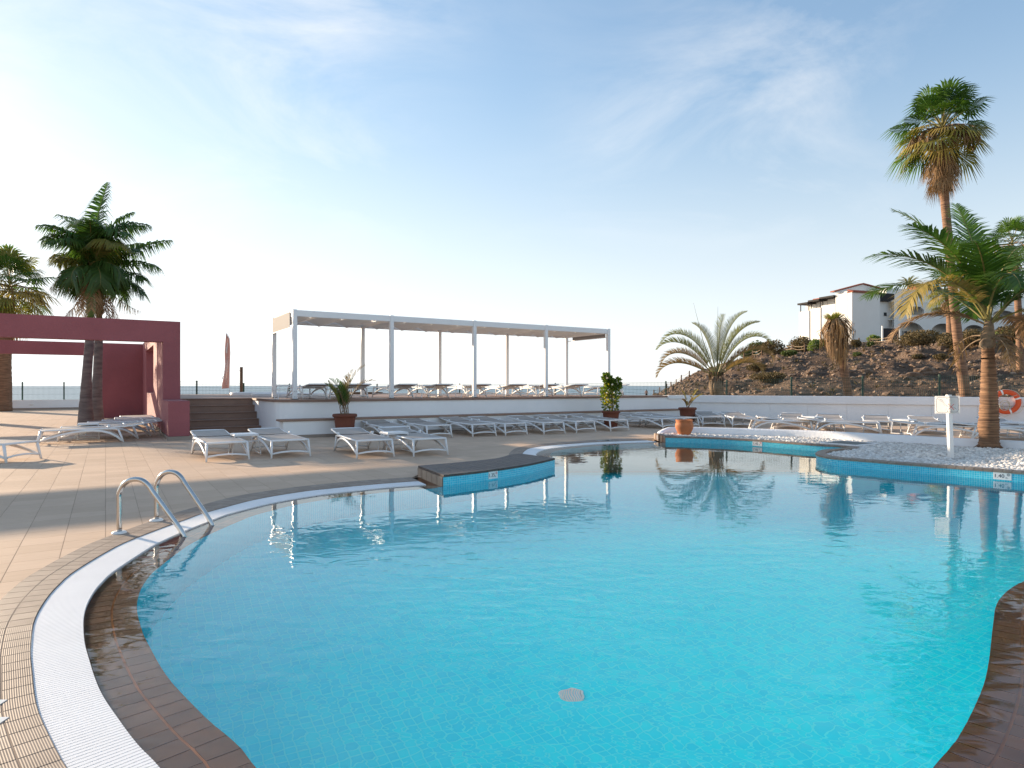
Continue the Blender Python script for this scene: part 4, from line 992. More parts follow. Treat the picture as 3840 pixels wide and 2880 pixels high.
def table(p, yaw, label): return place(TB, proto_table, p, math.atan2(yaw.y, yaw.x) - math.pi / 2, label, 'small white side tables')
def rot(v, deg): return Matrix.Rotation(math.radians(deg), 3, 'Z') @ v
def build_loungers():
    # by the steps, foot ends towards the pool
    lab = ['white lounger left of the side table before the brown steps', 'white lounger right of the side table before the brown steps', 'white lounger in front of the potted palm, its head towards the pot', 'white lounger nearest the jetty in the front row']
    for (px, py, a), l in zip(((775.6, 1733, 2), (1020, 1720.5, 2), (1340, 1720, -3), (1553, 1713, -1)), lab):
        ax = rot(NN, a); side = Vector((ax.y, -ax.x, 0)); lounger(g(px, py) + side * .31 + ax * .03, ax, l, 'front row of sun loungers')
    # back row along the bench
    for k, (px, py) in enumerate(((1440, 1652), (1603, 1645), (1774, 1639), (1897, 1635), (2041, 1630), (2163, 1624), (2291, 1618), (2487, 1610))):
        ax = rot(NN, (-2, 1, 0, 2, -1, 1, 0, 3)[k]); side = Vector((ax.y, -ax.x, 0)); lounger(g(px, py) + side * .31 + ax * .03, ax, ORD[k] + ' lounger from the left in the back row along the terrace bench', 'back row of sun loungers')
    # second row right behind the last one
    lounger(sr(14.1, 12.75), rot(NN, 4), 'lounger right behind the orange urn, last in the bench row', 'back row of sun loungers')
    # two seen end-on before the wall corner
    for px, px2, py, l in ((2637, 2715, 1600, 'lounger seen end on, left of the pair before the white wall corner'), (2749, 2829, 1604, 'lounger seen end on, right of the pair before the white wall corner')):
        c = (g(px, py) + g(px2, py)) / 2; lounger(c, Vector((.12, 1, 0)).normalized(), l, 'pair of loungers by the wall corner')
    # along the right wall, heads to the wall
    wn = WN
    for k, (px, py) in enumerate(((2958, 1611), (3117, 1617), (3291, 1623), (3493, 1631), (3778, 1641))):
        lounger(g(px, py), rot(wn, (0, 2, -2, 1, 0)[k]), ORD[k] + ' lounger from the left standing against the white boundary wall', 'loungers along the boundary wall')
    # side-on just behind the planter kerb
    ax = Vector((-.93, .36, 0)).normalized(); sd = Vector((ax.y, -ax.x, 0))
    for k, (px, py, a) in enumerate(((3035, 1620, 8), (3120, 1619, 4), (3297, 1628, -4), (3690, 1646, 0), (3905, 1650, 6))):
        lounger(g(px, py), rot(ax, a), ORD[k] + ' lounger from the left lying side on behind the planter kerb', 'loungers behind the planter kerb')
    # below the pavilion, lying along the beam
    base = g(145, 1670); ends = [0, .82, 1.6, 2.9, 3.8, 5.2, 6.0]
    for k, e in enumerate(ends):
        lounger(base + NN * (e + .3) + A * (.25 * k + (.05 * ((k * 7) % 3))), rot(A, (0, 1, -1, 2, 0, -2, 1)[k]), ORD[k] + ' lounger from the front in the rank beside the royal palms', 'rank of loungers by the pavilion')
    # cut by the left edge of the picture
    ax = rot(A, 178); lounger(g(38, 1735) + Vector((0, .25, 0)), Vector((-.985, .12, 0)).normalized(), 'lounger cut off by the left edge of the picture', 'front row of sun loungers')
    # on the terrace, heads towards the pool
    for k, px in enumerate((1178, 1345, 1512, 1650, 1800, 1925, 2050, 2155)):
        s = s_at(px, 16.75); p = sr(s, 16.75, TZ + .001) + NN * 1.55
        lounger(p, rot(-NN, (2, -1, 1, 0, -2, 1, 0, 2)[k]), ORD[k] + ' lounger from the left on the terrace beneath the pergola', 'loungers on the terrace')
    lounger(sr(s_at(2215, 17.1), 17.1, TZ + .001), rot(A, 12), 'lounger on the terrace behind the potted shrub, turned side on', 'loungers on the terrace')
    # tables
    for px, py, l in ((917, 1702, 'side table between the two loungers before the brown steps'), (1478, 1693, 'side table between the two front loungers near the potted palm'), (1480, 1622, 'side table under the bench edge behind the first back row loungers'), (2020, 1604, 'side table tucked behind the fifth back row lounger'), (2125, 1601, 'side table tucked behind the sixth back row lounger'), (2425, 1585, 'side table between the potted shrub and the flat bowl pot'), (2705, 1590, 'side table behind the pair of loungers at the wall corner'), (3045, 1611, 'side table against the wall between the first and second loungers'), (3392, 1626, 'side table against the wall left of the diving sign'), (3800, 1640, 'side table at the right edge behind the palm trunk')):
        table(g(px, py), NN, l)
    for px, l in ((1072, 'side table on the terrace beside the left pergola post'), (1262, 'side table on the terrace behind the potted palm'), (1598, 'side table on the terrace between the third and fourth loungers'), (1745, 'side table on the terrace left of the middle pergola post'), (1990, 'side table on the terrace left of the fourth pergola post')):
        table(sr(s_at(px, 16.9), 16.9, TZ + .001), NN, l)
    b = g(330, 1652); table(b + NN * .5, A, 'side table half hidden beneath the foremost pavilion lounger')
build_loungers()

# ------------------------------------------------------------------ pool ladder
def build_ladder():
    pts = []
    t = thing('pool_ladder', 'pair of bent stainless steel pool handrails over the grating', 'pool ladder', g(447, 2000))
    for bx, by, ex, ey, top, corner in ((447, 2000, 690, 2010, 1797, 560), (587, 1953, 795, 1968, 1769, 650)):
        b0 = g(bx, by); e0 = g(ex, ey, WATER_Z)
        d = (e0 - b0); d.z = 0; L = d.length; u = d.normalized(); z_ = Vector((0, 0, 1)); hgt = zd(top, (b0.y * .75 + e0.y * .25))
        prof = [(0, .0), (0, hgt * .55), (.0, hgt * .72), (.05 * L, hgt * .87), (.14 * L, hgt * .965), (.25 * L, hgt), (.36 * L, hgt * .975), (.45 * L, hgt * .89), (.52 * L, hgt * .77), (.75 * L, hgt * .40), (1.0 * L, WATER_Z), (1.16 * L, -.25)]
        sp = []
        for i in range(len(prof) - 1):
            p0 = prof[max(i - 1, 0)]; p1 = prof[i]; p2 = prof[i + 1]; p3 = prof[min(i + 2, len(prof) - 1)]
            for k in range(4):
                f = k / 4; c = [.5 * (2 * p1[q] + (p2[q] - p0[q]) * f + (2 * p0[q] - 5 * p1[q] + 4 * p2[q] - p3[q]) * f * f + (3 * p1[q] - p0[q] - 3 * p2[q] + p3[q]) * f ** 3) for q in (0, 1)]
                sp.append(b0 + u * c[0] + z_ * c[1])
        b = MB(); sd = Vector((u.y, -u.x, 0)); b.sweep(sp, .0205, 14, up=sd); r = b.build('handrail', M['steel'], t, smooth=True)
        b = MB(); b.lathe([(.022, .02), (.04, .02), (.052, .012), (.056, .003), (.056, .001)], 20, b0); b.build('base_flange', M['signwhite'], r, smooth=True)
build_ladder()
# ------------------------------------------------------------------ palms
Z3 = Vector((0, 0, 1))
def frond(mb, base, az, el, L, droop, nl=46, ll=.5, vang=25, fwd=.55, lw=.028, ld=.35, start=.16, curl=1.4, rr=.02, jit=.06, ragged=0.0, rnd=None):
    """a feather leaf: curved stalk (slot 0) with two rows of leaflets (slot 1)"""
    rnd = rnd or random
    a = math.radians(az); hd = Vector((math.cos(a), math.sin(a), 0)); n = 18; p = Vector(base); pts = [p.copy()]; tg = []
    for i in range(n):
        t = (i + .5) / n; e = math.radians(el - droop * t ** curl); d = hd * math.cos(e) + Z3 * math.sin(e); tg.append(d); p = p + d * (L / n); pts.append(p.copy())
    tg.append(tg[-1])
    sdv = hd.cross(Z3)
    mb.sweep(pts, [(rr * (1 - .88 * i / n), rr * .8 * (1 - .88 * i / n)) for i in range(n + 1)], 5, 0, up=tuple(Z3 if abs(tg[n // 2].z) < .9 else hd))
    vs = []; fs = []
    for k in range(nl):
        t = start + (1 - start) * (k + .5) / nl; f = t * n; i = min(int(f), n - 1); q = pts[i].lerp(pts[i + 1], f - i); T = tg[i]
        U = sdv.cross(T).normalized()
        if U.z < 0 and abs(T.z) < .98: U = -U
        prof = (math.sin(math.pi * min(1, (t - start) / (1 - start) * .80 + .17))) ** .7
        for sg in (-1, 1):
            if rnd.random() < ragged: continue
            v = math.radians(vang + rnd.uniform(-8, 8)); fw = fwd + .5 * (t ** 3) + rnd.uniform(-jit, jit)
            d = (sdv * sg * math.cos(v) + U * math.sin(v) + T * fw).normalized(); l = ll * prof * rnd.uniform(.88, 1.08)
            wdt = lw * (.6 + .4 * prof)
            wv = (T - d * T.dot(d)).normalized() * wdt
            m_ = q + d * l * .5 - Z3 * ld * l * .12; e_ = q + d * l * .93 - Z3 * ld * l * .55
            b = len(vs); vs += [q - wv * .5, q + wv * .5, m_ + wv * .5, m_ - wv * .5, e_]; fs += [(b, b + 1, b + 2, b + 3), (b + 3, b + 2, b + 4)]
    mb.add(vs, fs, 1); return mb
def fan(mb, base, az, el, pl, R, nseg=26, spread=250, droop=.35, cup=.18, w=.05, rr=.012, rnd=None):
    """a fan leaf: stalk (slot 0) and a fan of blades (slot 1)"""
    rnd = rnd or random
    a = math.radians(az); e = math.radians(el); hd = Vector((math.cos(a), math.sin(a), 0)); d = hd * math.cos(e) + Z3 * math.sin(e)
    mid = Vector(base) + d * pl * .55 + Z3 * pl * .03; q = Vector(base) + d * pl - Z3 * pl * .04
    mb.sweep([base, mid, q], [rr * 1.4, rr, rr * .7], 5, 0)
    dd = (d - Z3 * .25).normalized(); sd = hd.cross(Z3).normalized(); up = sd.cross(dd).normalized()
    if up.z < 0: up = -up
    vs = []; fs = []
    for k in range(nseg):
        th = math.radians(-spread / 2 + spread * (k + .5) / nseg + rnd.uniform(-2, 2)); l = R * (.72 + .28 * math.cos(th * .55)) * rnd.uniform(.9, 1.06)
        dr = dd * math.cos(th) + sd * math.sin(th); dr = (dr + up * cup * (1 - abs(th) / 3)).normalized()
        wv = up.cross(dr).normalized() * w * R
        m_ = q + dr * l * .55 - Z3 * droop * l * .08; e_ = q + dr * l * .9 - Z3 * droop * l * .55
        b = len(vs); vs += [q + dr * .02, m_ + wv * .6, m_ - wv * .6, e_]; fs += [(b, b + 1, b + 2), (b + 2, b + 1, b + 3)]
    mb.add(vs, fs, 1); return mb
def trunk(pts, rad, material, parent, name='trunk', n=14, ring=0.0, rstep=.06):
    pts = [Vector(p) for p in pts]; dense = []; dr = []
    for i in range(len(pts) - 1):
        k = max(2, int((pts[i + 1] - pts[i]).length / rstep))
        for j in range(k):
            f = j / k; dense.append(pts[i].lerp(pts[i + 1], f)); r = rad[i] + (rad[i + 1] - rad[i]) * f
            dr.append(r * (1 + ring * (.5 - ((len(dense) * .5) % 1)) + random.uniform(-.3, .3) * ring))
    dense.append(pts[-1]); dr.append(rad[-1])
    # smooth bends
    for _ in range(3):
        dense = [dense[0]] + [(dense[i - 1] + dense[i] * 2 + dense[i + 1]) / 4 for i in range(1, len(dense) - 1)] + [dense[-1]]
    b = MB(); b.sweep(dense, dr, n, up=(0, 1, 0))
    if ring: b.v = [tuple(c + random.uniform(-.25, .25) * ring * rad[0] for c in v) for v in b.v]
    return b.build(name, material, parent, smooth=True)

def coconut():
    base = g(3709, 1683, .10); d = base.y
    t = thing('coconut_palm', 'coconut palm with ringed trunk growing from the white pebbles', 'palm tree', base)
    P = lambda px, py: D(px, py, d)
    trunk([base - Z3 * .02, P(3709, 1645), P(3707, 1600), P(3709, 1540), P(3708, 1440), P(3706, 1340), P(3704, 1290)], [.175, .14, .152, .14, .116, .095, .09], M['trunk_coco'], t, ring=.15, rstep=.022)
    b = MB()
    for k in range(26):
        a = k * .61; r = .145; p = base + Vector((math.cos(a) * r, math.sin(a) * r, .07)); q = base + Vector((math.cos(a) * (r + .08), math.sin(a) * (r + .08), .0)); b.sweep([p, q], .009, 4)
    b.build('root_flare', M['trunk_coco'], t)
    b = MB(); c = P(3708, 1230); b.sweep([P(3704, 1345), P(3702, 1300), P(3706, 1250), P(3710, 1190)], [.115, .13, .10, .05], 10); b.build('leaf_sheath', M['husk'], t, smooth=True)
    c = P(3709, 1215)
    # az: 0 right, 90 away from the viewer, 180 left, 270 towards the viewer
    spec = [(172, 62, 2.35, 75, 'green', .62), (195, 55, 2.15, 135, 'yellowg', .55), (140, 74, 2.5, 42, 'green', .65), (95, 83, 2.3, 25, 'green', .6), (35, 66, 2.5, 70, 'green', .62), (8, 48, 2.4, 95, 'greenD', .6), (-20, 58, 2.3, 105, 'green', .6), (-55, 60, 1.9, 110, 'greenD', .55), (225, 70, 2.1, 85, 'green', .6), (250, 62, 1.8, 120, 'greenD', .55), (60, 45, 2.2, 95, 'greenD', .6), (120, 50, 2.3, 80, 'greenD', .6), (330, 30, 1.9, 110, 'yellowg', .5), (160, 30, 1.6, 95, 'dead', .45), (20, 20, 1.7, 110, 'dead', .4), (185, 72, 2.2, 60, 'green', .62)]
    for az, el, L, dr, m, ll in spec:
        b = MB(); frond(b, c + Vector((random.uniform(-.04, .04), random.uniform(-.04, .04), random.uniform(-.08, .05))), az, el, L * 1.08, dr, 66, ll * 1.25, 10, .7, .03, .5, .16, 1.5, .024)
        b.build('frond', [M['rachis'] if m != 'dead' else M['rachisB'], M[m]], t)
    for k in range(7):
        b = MB(); a = random.uniform(0, 360); frond(b, P(3706, 1265), a, random.uniform(-20, 25), random.uniform(.6, 1.0), 90, 16, .25, 10, .6, .02, .8, .3, 1.2, .022, ragged=.4); b.build('dead_frond', [M['husk'], M['dead']], t)
coconut()

def washingtonia(name, label, trunk_px, rads, d, cen, nleaf, R, seed, dead=14, pl=.9, mats=('green', 'greenD'), skirt=True, base_z=None):
    rnd = random.Random(seed); pts = [D(x, y, d) for x, y in trunk_px]
    if base_z is not None: pts[0] = Vector((pts[0].x, pts[0].y, base_z))
    t = thing(name, label, 'palm tree', pts[0])
    trunk(pts, rads, M['trunk_wash'], t, ring=.05, rstep=.12)
    c = D(cen[0], cen[1], d)
    for k in range(nleaf):
        az = k * 137.5 + rnd.uniform(-12, 12); f = k / (nleaf - 1); el = 84 - 122 * f ** .85 + rnd.uniform(-10, 10)
        b = MB(); fan(b, c + Vector((0, 0, -.35 * f * R)), az, el, pl * rnd.uniform(.75, 1.1), R * rnd.uniform(.85, 1.1), 26, 230, .45 + .4 * f, .2, .055, .016, rnd)
        m = mats[k % len(mats)] if f < .55 else rnd.choice([mats[0], 'olive', 'olive', 'yellowg'])
        b.build('fan_leaf', [M['rachis'], M[m]], t)
    for k in range(dead):
        az = k * 137.5 + 40; b = MB(); fan(b, c - Z3 * (.5 * R + rnd.uniform(0, .75) * R), az + rnd.uniform(-30, 30), -66 + rnd.uniform(-22, 26), pl * rnd.uniform(.3, .75), R * rnd.uniform(.45, .8), 18, 110, .9, .0, .04, .014, rnd)
        b.build('dead_leaf', [M['rachisB'], M['dead']], t)
    if skirt:
        for k in range(int(dead * .8)):      # hanging flower stalks
            a = rnd.uniform(0, 6.28); q = c - Z3 * .15; l = R * rnd.uniform(.9, 1.35); pp = [q]
            for i in range(1, 7): f = i / 6; pp.append(q + Vector((math.cos(a), math.sin(a), 0)) * l * (.95 * math.sin(f * 1.5)) + Z3 * (l * (.22 * f - .8 * f * f)))
            b = MB(); b.sweep(pp, [.012] * 7, 4, 0)
            for i in range(14): z = rnd.uniform(.65, 1); p = pp[int(z * 6)] if z < 1 else pp[6]; b.sweep([p, p + Vector((rnd.uniform(-.12, .12), rnd.uniform(-.12, .12), -rnd.uniform(.2, .5)))], [.016, .004], 4, 0)
            b.build('seed_stalk', M['rachisB'], t)
    return t
washingtonia('fan_palm', 'tall fan palm rising behind the wall, crown high above the coconut palm', [(3626, 1560), (3620, 1475), (3601, 1347), (3586, 1220), (3576, 1118), (3560, 930), (3545, 779), (3534, 634), (3530, 540)], [.18, .162, .146, .138, .132, .125, .122, .14, .11], 20.6, (3533, 470), 44, .92, 3, 34, .9, base_z=0)
washingtonia('fan_palm', 'fan palm half hidden behind the coconut palm at the right edge', [(3828, 1500), (3822, 1220), (3812, 1050), (3800, 930)], [.2, .18, .17, .15], 38, (3795, 905), 26, 1.1, 9, 12, 1.0)
washingtonia('fan_palm', 'slender palm trunk standing before the arcaded white building', [(3566, 1262), (3562, 1180), (3556, 1110)], [.5, .42, .36], 84, (3553, 1070), 20, 1.9, 12, 10, 1.6)
washingtonia('fan_palm', 'bushy fan palm at the left edge behind the maroon beam', [(6, 1520), (8, 1350), (20, 1200), (30, 1120)], [.42, .36, .32, .28], 30.5, (35, 1060), 40, 1.25, 21, 16, 1.15, mats=('greenD', 'greenD', 'olive'), base_z=0)

for k, (x, y, h, lab) in enumerate(((-23.0, 24.5, 5.4, 'unseen fan palm past the left edge, placed to shade the deck'),)):  # unseen palm put in for the shade it throws on the deck
    pxk = 1920 + x / y * F; washingtonia('fan_palm', lab, [(pxk, Y0 + 1.2 * F / y), (pxk, Y0 + (1.2 - h) * F / y)], [.3, .24], y, (pxk, Y0 + (1.2 - h - .3) * F / y), 30, 1.3, 40 + k, 14, 1.2, mats=('greenD', 'olive'), base_z=0)
def royal(label, px, crown_y, d, lean, seed, height_px):
    rnd = random.Random(seed); base = Vector(((px[0] - 1920) / F * d, d, 0)); P = lambda x, y: D(x, y, d)
    t = thing('royal_palm', label, 'palm tree', base)
    trunk([base, P(px[0], 1500), P(px[1], 1400), P(px[2], 1280), P(px[3], 1195)], [.22, .15, .12, .11, .10], M['trunk_royal'], t, ring=.03, rstep=.12)
    b = MB(); b.sweep([P(px[3], 1200), P(px[3], 1170), P(px[3] + 1, 1110), P(px[3] + 3, 1060), P(px[3] + 5, crown_y)], [.10, .12, .105, .085, .06], 12); b.build('crownshaft', M['shaft'], t, smooth=True)
    return t, P(px[3] + 5, crown_y), rnd
def royals():
    t, c, rnd = royal('nearer royal palm with smooth green crownshaft inside the maroon pavilion', (322, 326, 336, 340), 1010, 18.0, 0, 4, 0)
    spec = [(80, 87, 3.2, 22, 'green'), (160, 86, 2.7, 80, 'green'), (178, 78, 1.9, 62, 'greenD'), (190, 68, 1.45, 45, 'greenD'), (140, 88, 2.6, 95, 'greenD'), (30, 88, 2.7, 100, 'greenD'), (340, 84, 2.3, 120, 'green'), (200, 84, 2.0, 120, 'greenD'), (20, 82, 2.4, 85, 'green'), (215, 78, 2.1, 85, 'green'), (300, 80, 2.2, 85, 'greenD'), (110, 78, 2.4, 55, 'green'), (40, 82, 2.5, 50, 'green'), (250, 70, 1.8, 110, 'greenD'), (180, 40, 1.2, 65, 'olive'), (330, 66, 2.0, 105, 'olive'), (130, 60, 2.0, 95, 'greenD')]
    for az, el, L, dr, m in spec:
        b = MB(); frond(b, c, az, el, L * .84, dr, 78, .78, 22, .45, .042, 1.35, .12, 1.3, .022, .3, rnd=rnd); b.build('frond', [M['rachis'], M[m]], t)
    for az in (0, 70, 140, 200, 260, 320): spec_l = MB(); frond(spec_l, c, az, 52 - (az % 3) * 12, 1.15, 150, 60, .62, 15, .4, .04, 1.5, .12, 1.1, .02, .3, rnd=rnd).build('frond', [M['rachis'], M['greenD' if az != 200 else 'olive']], t)
    for az, el, L, dr in ((190, 8, 1.25, 70), (150, -45, 1.3, 40), (300, -55, 1.2, 25), (230, -62, 1.1, 20)):
        b = MB(); frond(b, c - Z3 * .1, az, el, L, dr, 40, .4, 0, .5, .02, 1.6, .1, 1.1, .016, .3, .3, rnd=rnd); b.build('dead_frond', [M['rachisB'], M['dead']], t)
    t, c, rnd = royal('royal palm standing just behind and right of the nearer one', (362, 366, 370, 372), 1040, 19.3, 0, 8, 0)
    spec = [(20, 52, 2.75, 42, 'green'), (0, 42, 2.3, 78, 'green'), (-12, 22, 1.9, 62, 'greenD'), (60, 74, 2.3, 70, 'green'), (340, 66, 2.2, 95, 'greenD'), (8, 4, 1.6, 60, 'greenD'), (100, 78, 2.2, 60, 'greenD'), (200, 62, 1.8, 95, 'olive'), (160, 72, 1.9, 90, 'greenD'), (280, 55, 1.8, 105, 'greenD')]
    for az, el, L, dr, m in spec:
        b = MB(); frond(b, c, az, el, L * .84, dr, 78, .78, 22, .45, .042, 1.45, .12, 1.3, .022, .3, rnd=rnd); b.build('frond', [M['rachis'], M[m]], t)
    for az in (20, 90, 330, 280, 210): spec_l = MB(); frond(spec_l, c, az, 40 - (az % 3) * 14, 1.15, 140, 60, .62, 15, .4, .04, 1.5, .12, 1.1, .02, .3, rnd=rnd).build('frond', [M['rachis'], M['greenD']], t)
    for az, el, L, dr in ((180, -40, 1.5, 10), (0, -50, 1.5, -30), (10, -62, 1.4, 10), (330, -68, 1.3, 10), (200, -65, 1.3, 10), (250, -70, 1.2, 10), (170, -72, 1.3, 5), (20, -75, 1.3, 5)):
        b = MB(); frond(b, c - Z3 * .15, az, el, L, dr, 40, .42, 0, .5, .02, 1.7, .1, 1.1, .016, .3, .25, rnd=rnd); b.build('dead_frond', [M['rachisB'], M['dead']], t)
royals()

def triangle_palm():
    d = 23.6; P = lambda x, y: D(x, y, d); base = P(2690, 1500); rnd = random.Random(5)
    t = thing('triangle_palm', 'spreading feather palm with arching grey green fronds behind the wall', 'palm tree', Vector((base.x, base.y, .2)))
    trunk([Vector((base.x, base.y, .2)), P(2690, 1480), P(2686, 1450), P(2682, 1412)], [.2, .2, .24, .13], M['husk'], t, ring=.1)
    for k in range(16):
        a = k * 2.4; b = MB(); b.sweep([P(2686, 1480) + Vector((math.cos(a) * .16, math.sin(a) * .16, 0)), P(2686, 1450) + Vector((math.cos(a) * .25, math.sin(a) * .25, 0)), P(2686, 1395) + Vector((math.cos(a) * .24, math.sin(a) * .24, 0))], [(.05, .03), (.07, .025), (.03, .02)], 6); b.build('leaf_base', M['husk'], t, smooth=True)
    c = P(2688, 1415)
    spec = [(185, 64, 3.0, 128, 'tri'), (170, 55, 2.8, 112, 'tri'), (190, 42, 2.65, 118, 'triB'), (175, 29, 2.5, 108, 'triB'), (5, 62, 2.9, 120, 'tri'), (-12, 50, 2.5, 125, 'triB'), (10, 34, 2.2, 118, 'triB'), (60, 78, 2.9, 60, 'tri'), (20, 78, 2.95, 62, 'tri'), (330, 72, 2.6, 70, 'tri'), (120, 75, 2.5, 55, 'tri')]
    for az, el, L, dr, m in spec:
        b = MB(); frond(b, c, az, el, L, dr, 66, .46, 52, .75, .02, .15, .2, 2.6, .032, .05, rnd=rnd); b.build('frond', [M['rachis'], M[m]], t)
    b = MB(); b.sweep([c, P(2640, 1290), P(2600, 1135)], [.02, .012, .003], 5); b.sweep([c, P(2690, 1290), P(2692, 1150)], [.02, .012, .003], 5); b.build('spear_leaf', M['tri'], t)
triangle_palm()

def dead_palm():
    d = 21.4; P = lambda x, y: D(x, y, d); rnd = random.Random(2); base = P(3183, 1500)
    t = thing('withered_palm', 'stunted palm with hanging skirt of dead leaves behind the wall', 'palm tree', Vector((base.x, base.y, .1)))
    trunk([Vector((base.x, base.y, .1)), P(3181, 1480), P(3172, 1420), P(3165, 1390), P(3160, 1360), P(3135, 1220)], [.14, .13, .12, .14, .11, .08], M['trunk_wash'], t, ring=.08, rstep=.05)
    for k in range(120):
        a = rnd.uniform(0, 6.28); z0 = rnd.triangular(1190, 1330, 1210); c = P(3130 + (z0 - 1195) * .14, z0); l = rnd.uniform(.45, 1.25) * (1 - (z0 - 1190) / 330); r0 = rnd.uniform(.18, .62) * (1 - (z0 - 1190) / 260)
        h = Vector((math.cos(a), math.sin(a), 0)); sd = Vector((-h.y, h.x, 0)); b = MB()
        for j in range(5):
            hh = (h + sd * rnd.uniform(-.7, .7)).normalized(); s2 = Vector((-hh.y, hh.x, 0)); w = rnd.uniform(.012, .03); up_ = rnd.uniform(.0, .16); out_ = rnd.uniform(.7, 1.25)
            pp = [c, c + hh * r0 * .55 * out_ + Z3 * up_, c + hh * r0 * out_ - Z3 * l * .25, c + hh * r0 * rnd.uniform(.7, 1.05) * out_ - Z3 * l * rnd.uniform(.7, 1.1)]
            vs = []
            for i, p in enumerate(pp): ww = w * (.6, 1, .8, .1)[i]; vs += [p - s2 * ww, p + s2 * ww + Z3 * rnd.uniform(-.02, .02)]
            b.add(vs, [(2 * i, 2 * i + 1, 2 * i + 3, 2 * i + 2) for i in range(3)])
        b.build('dead_leaf', M['dead'], t)
    for k in range(9):
        b = MB(); fan(b, P(3125, 1215), k * 137, 70 - k * 4, .12, .42, 14, 70, .1, .1, .06, .012, rnd); b.build('fan_leaf', [M['rachis'], M['olive']], t)
dead_palm()

# ------------------------------------------------------------------ pots
def pot(p, r, h, label, profile=None, material='terracotta', soil=.9):
    t = thing('flower_pot', label, 'plant pot', p)
    prof = profile or [(.02, 0), (.66, 0), (.68, .02), (.78, .45), (.80, .46), (.80, .50), (.88, .84), (.90, .86), (1.0, .88), (1.03, .93), (1.0, .985), (.95, 1.0), (.90, .98), (.86, .85), (.02, .85)]
    b = MB(); b.lathe([(a * r, z * h) for a, z in prof], 32, p); b.build('pot', M[material], t, smooth=True)
    b = MB(); b.lathe([(.001, soil * h - .01), (.87 * r, soil * h - .02)], 20, p); b.build('soil', M['soil'], t)
    return t
def build_pots():
    p1 = sr(s_at(1293, 14.72), 14.72); pot(p1, .275, .55, 'dark terracotta pot holding a slender palm before the bench')
    t = thing('potted_palm', 'slender feathery palm growing in the terracotta pot before the bench', 'plant', p1 + Z3 * .49); rnd = random.Random(11)
    c = p1 + Z3 * .5
    for k in range(13):
        a = rnd.uniform(0, 360); q = c + Vector((math.cos(k * 2.4) * .09, math.sin(k * 2.4) * .09, 0)); b = MB()
        L = rnd.uniform(.55, 1.05); frond(b, q, a, rnd.uniform(72, 88), L, rnd.uniform(15, 60), 24, .26, 40, 1.0, .013, .25, .32, 1.8, .009, .15, .1, rnd=rnd)
        b.build('frond', [M['rachisB'], M[rnd.choice(['green', 'greenD', 'olive', 'triB'])]], t)
    for az, el, L, dr in ((15, 86, 1.35, 60), (170, 80, .55, 100), (0, 74, 1.2, 85), (60, 88, 1.15, 40), (300, 85, 1.05, 50)):
        b = MB(); frond(b, c, az, el, L, dr, 26, .26, 35, .9, .011, .3, .35, 2.2, .008, .15, .25, rnd=rnd); b.build('frond', [M['rachisB'], M['triB']], t)
    # clipped shrub
    p2 = g(2291, 1601); pot(p2, .27, .47, 'terracotta pot with a bushy shrub behind the seventh back row lounger')
    t = thing('potted_shrub', 'bushy green and yellow shrub in a terracotta pot', 'shrub', p2 + Z3 * .42)
    rnd = random.Random(6); b = MB(); by = MB(); st = MB()
    for k in range(5): st.sweep([p2 + Z3 * .41 + Vector((rnd.uniform(-.08, .08), rnd.uniform(-.08, .08), 0)), p2 + Vector((rnd.uniform(-.16, .16), rnd.uniform(-.1, .1), rnd.uniform(.9, 1.35)))], [.012, .006], 5)
    st.build('stem', M['rachisB'], t)
    blobs = [(0, 0, .60, .20), (-.04, 0, .78, .24), (.03, 0, .95, .25), (.05, .02, 1.12, .22), (-.12, 0, 1.06, .17), (.13, 0, 1.24, .17), (.20, 0, 1.32, .10), (-.10, .0, 1.40, .12), (-.13, 0, 1.46, .09), (0, 0, 1.2, .16)]
    for k in range(1700):
        bx, byy, bz, br = rnd.choice(blobs); v = Vector((rnd.gauss(0, 1), rnd.gauss(0, 1), rnd.gauss(0, 1))).normalized() * br * rnd.uniform(.6, 1.05); p = p2 + Vector((bx, byy, bz)) + v
        d = (v.normalized() + Vector((0, 0, rnd.uniform(-.6, .5))) + Vector((rnd.uniform(-.5, .5), rnd.uniform(-.5, .5), 0))).normalized(); sd = d.cross(Vector((rnd.uniform(-1, 1), rnd.uniform(-1, 1), rnd.uniform(-1, 1)))).normalized(); l = rnd.uniform(.05, .095); w = l * .38
        tgt = by if (rnd.random() < .34 and bz < 1.1) else b
        tgt.add([p, p + d * l * .5 + sd * w, p + d * l, p + d * l * .5 - sd * w], [(0, 1, 2, 3)])
    b.build('green_leaves', M['shrub'], t); by.build('yellow_leaves', M['shrubY'], t)
    # bowl pot with a sparse plant
    p3 = sr(s_at(2578, 14.2), 14.2); h3 = zd(1528, p3.y); pot(p3, .28, h3, 'wide terracotta pot with a sparse withering plant near the wall corner')
    t = thing('withering_plant', 'sparse half withered plant in the wide terracotta pot', 'plant', p3 + Z3 * h3 * .9); rnd = random.Random(4)
    for k in range(11):
        b = MB(); m = 'yellowg' if k % 3 else 'triB'; frond(b, p3 + Z3 * h3 * .88, rnd.uniform(-40, 220), rnd.uniform(60, 86), rnd.uniform(.22, .75), rnd.uniform(5, 50), 12, .13, 35, 1.2, .018, .1, .4, 1.6, .009, .1, .2, rnd=rnd); b.build('frond', [M['rachisB'], M[m]], t)
    # orange urn on the planter
    p4 = Vector(((2566 - 1920) / F * 14.25, 14.25, .09))
    t = thing('terracotta_urn', 'round orange terracotta urn on the white pebbles', 'urn', p4)
    r = .2; h = .36
